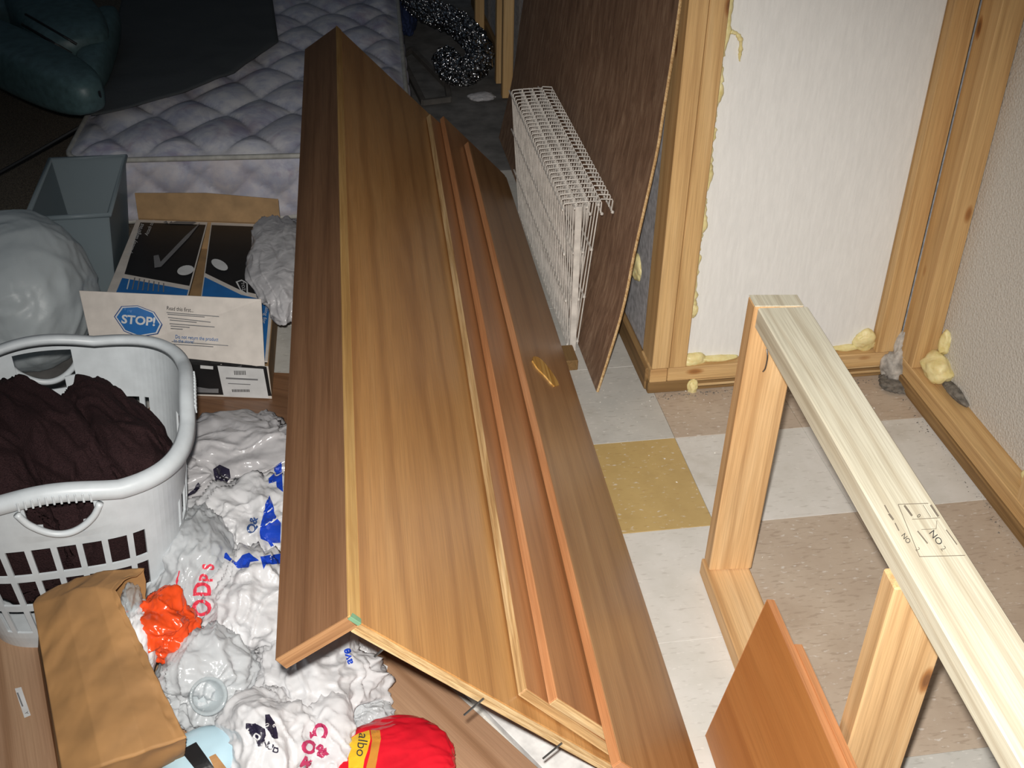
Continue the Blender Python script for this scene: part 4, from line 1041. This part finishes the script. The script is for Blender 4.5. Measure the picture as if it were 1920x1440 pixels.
poly_on([[(400, 880), (412, 872), (430, 880), (432, 896), (424, 908), (404, 902)]], M['bag_blk'], g1, 'black_print', maxe=5); poly_on([[(346, 934), (362, 918), (372, 905), (378, 912), (366, 926)]], M['bag_blk'], g1, 'black_print', maxe=5)
Zb = lambda a, b: (420+a*.22917, 1310+b*.22917)
for P in ([(180, 205), (260, 205), (335, 250), (340, 300), (300, 390), (275, 390), (260, 340), (225, 300), (180, 240)], [(335, 135), (370, 130), (410, 190), (430, 250), (440, 325), (405, 330), (370, 270), (345, 240), (335, 180)]):
    poly_on([[Zb(*p) for p in P]], M['bag_blk'], g7, 'black_print', targets=[g7, g6, g8], maxe=5)
for t_, p, sz, mt in (('o', (350, 215), 11, 'p_white'), ('o', (405, 220), 12, 'p_white'), ('b', (200, 270), 15, 'p_white'), ('O', (270, 315), 17, 'p_white'), ('N', (335, 370), 19, 'bag_blk'), ('U', (378, 395), 18, 'bag_blk'), ('D', (425, 425), 17, 'bag_blk')):
    text_on(t_, Zb(*p), sz, 22, M[mt], g7, targets=[g7, g6, g8], maxe=4, off=.002, bold=.03)
for t_, p, sz, an in (('C', (785, 260), 36, 100), ('v', (715, 300), 22, 20), ('O', (690, 405), 32, 10), ('&', (800, 430), 30, -20), ('M', (670, 530), 26, 30)):
    text_on(t_, Zb(*p), sz, an, M['bag_mag'], g8, targets=[g7, g6, g8], maxe=4, off=.002, bold=.05)
text_on('ave', (652, 1232), 22, -105, M['bag_blue'], g9, targets=[g9, g6], maxe=4, off=.002, bold=.03)
Zr = Zb
poly_on([[Zr(1010, 345), Zr(1100, 290), Zr(1190, 262), Zr(1200, 330), Zr(1180, 420), Zr(1150, 500), Zr(1140, 570), Zr(1020, 570), Zr(1020, 470), Zr(1045, 405), Zr(1015, 385)]], M['yellow'], g12, 'yellow_band', maxe=6)
M['tan'] = plain('tan_bag_print', (190, 128, 52), .3, .05)
poly_on([[Zr(1200, 262), Zr(1275, 262), Zr(1285, 330), Zr(1262, 450), Zr(1240, 570), Zr(1165, 570), Zr(1195, 450), Zr(1212, 350)]], M['tan'], g12, 'tan_band', maxe=6)
text_on('albo', Zr(1130, 385), 26, 98, M['ink'], g12, maxe=4, off=.002, sx=1.0)

# ------------------------------------------------------------------ crumbs and grit on the tiles
def crumbs(name, n, region, mat, size, seed, label, cat):
    rnd = random.Random(seed); bm = bmesh.new()
    for _ in range(n):
        x, y = region(rnd); s = size*(.4+1.2*rnd.random()**2)
        v = [bm.verts.new((x+s*rnd.uniform(-1, 1), y+s*rnd.uniform(-1, 1), 0)) for _ in range(3)]; t = bm.verts.new((x, y, s*.6))
        for a, b in ((0, 1), (1, 2), (2, 0)): bm.faces.new((v[a], v[b], t))
    bmesh.ops.recalc_face_normals(bm, faces=bm.faces[:])
    return mobj(name, bm_mesh(bm), mat, None, label=label, cat=cat, kind='stuff')
crumbs('foam_crumbs', 260, lambda r: (r.uniform(-.14, .59), r.uniform(-.75, .60) if r.random() < .3 else r.uniform(-.1, .2)), M['crumb'], .0022, 3, 'white foam crumbs scattered over the vinyl tiles', 'debris')
crumbs('sill_grit', 500, lambda r: ((r.uniform(-.02, .6), .172-abs(r.gauss(0, .012))) if r.random() < .6 else (.598-abs(r.gauss(0, .012)), r.uniform(-.9, .17))), M['dirt'], .003, 4, 'grey dust and grit along the wall sills', 'debris')
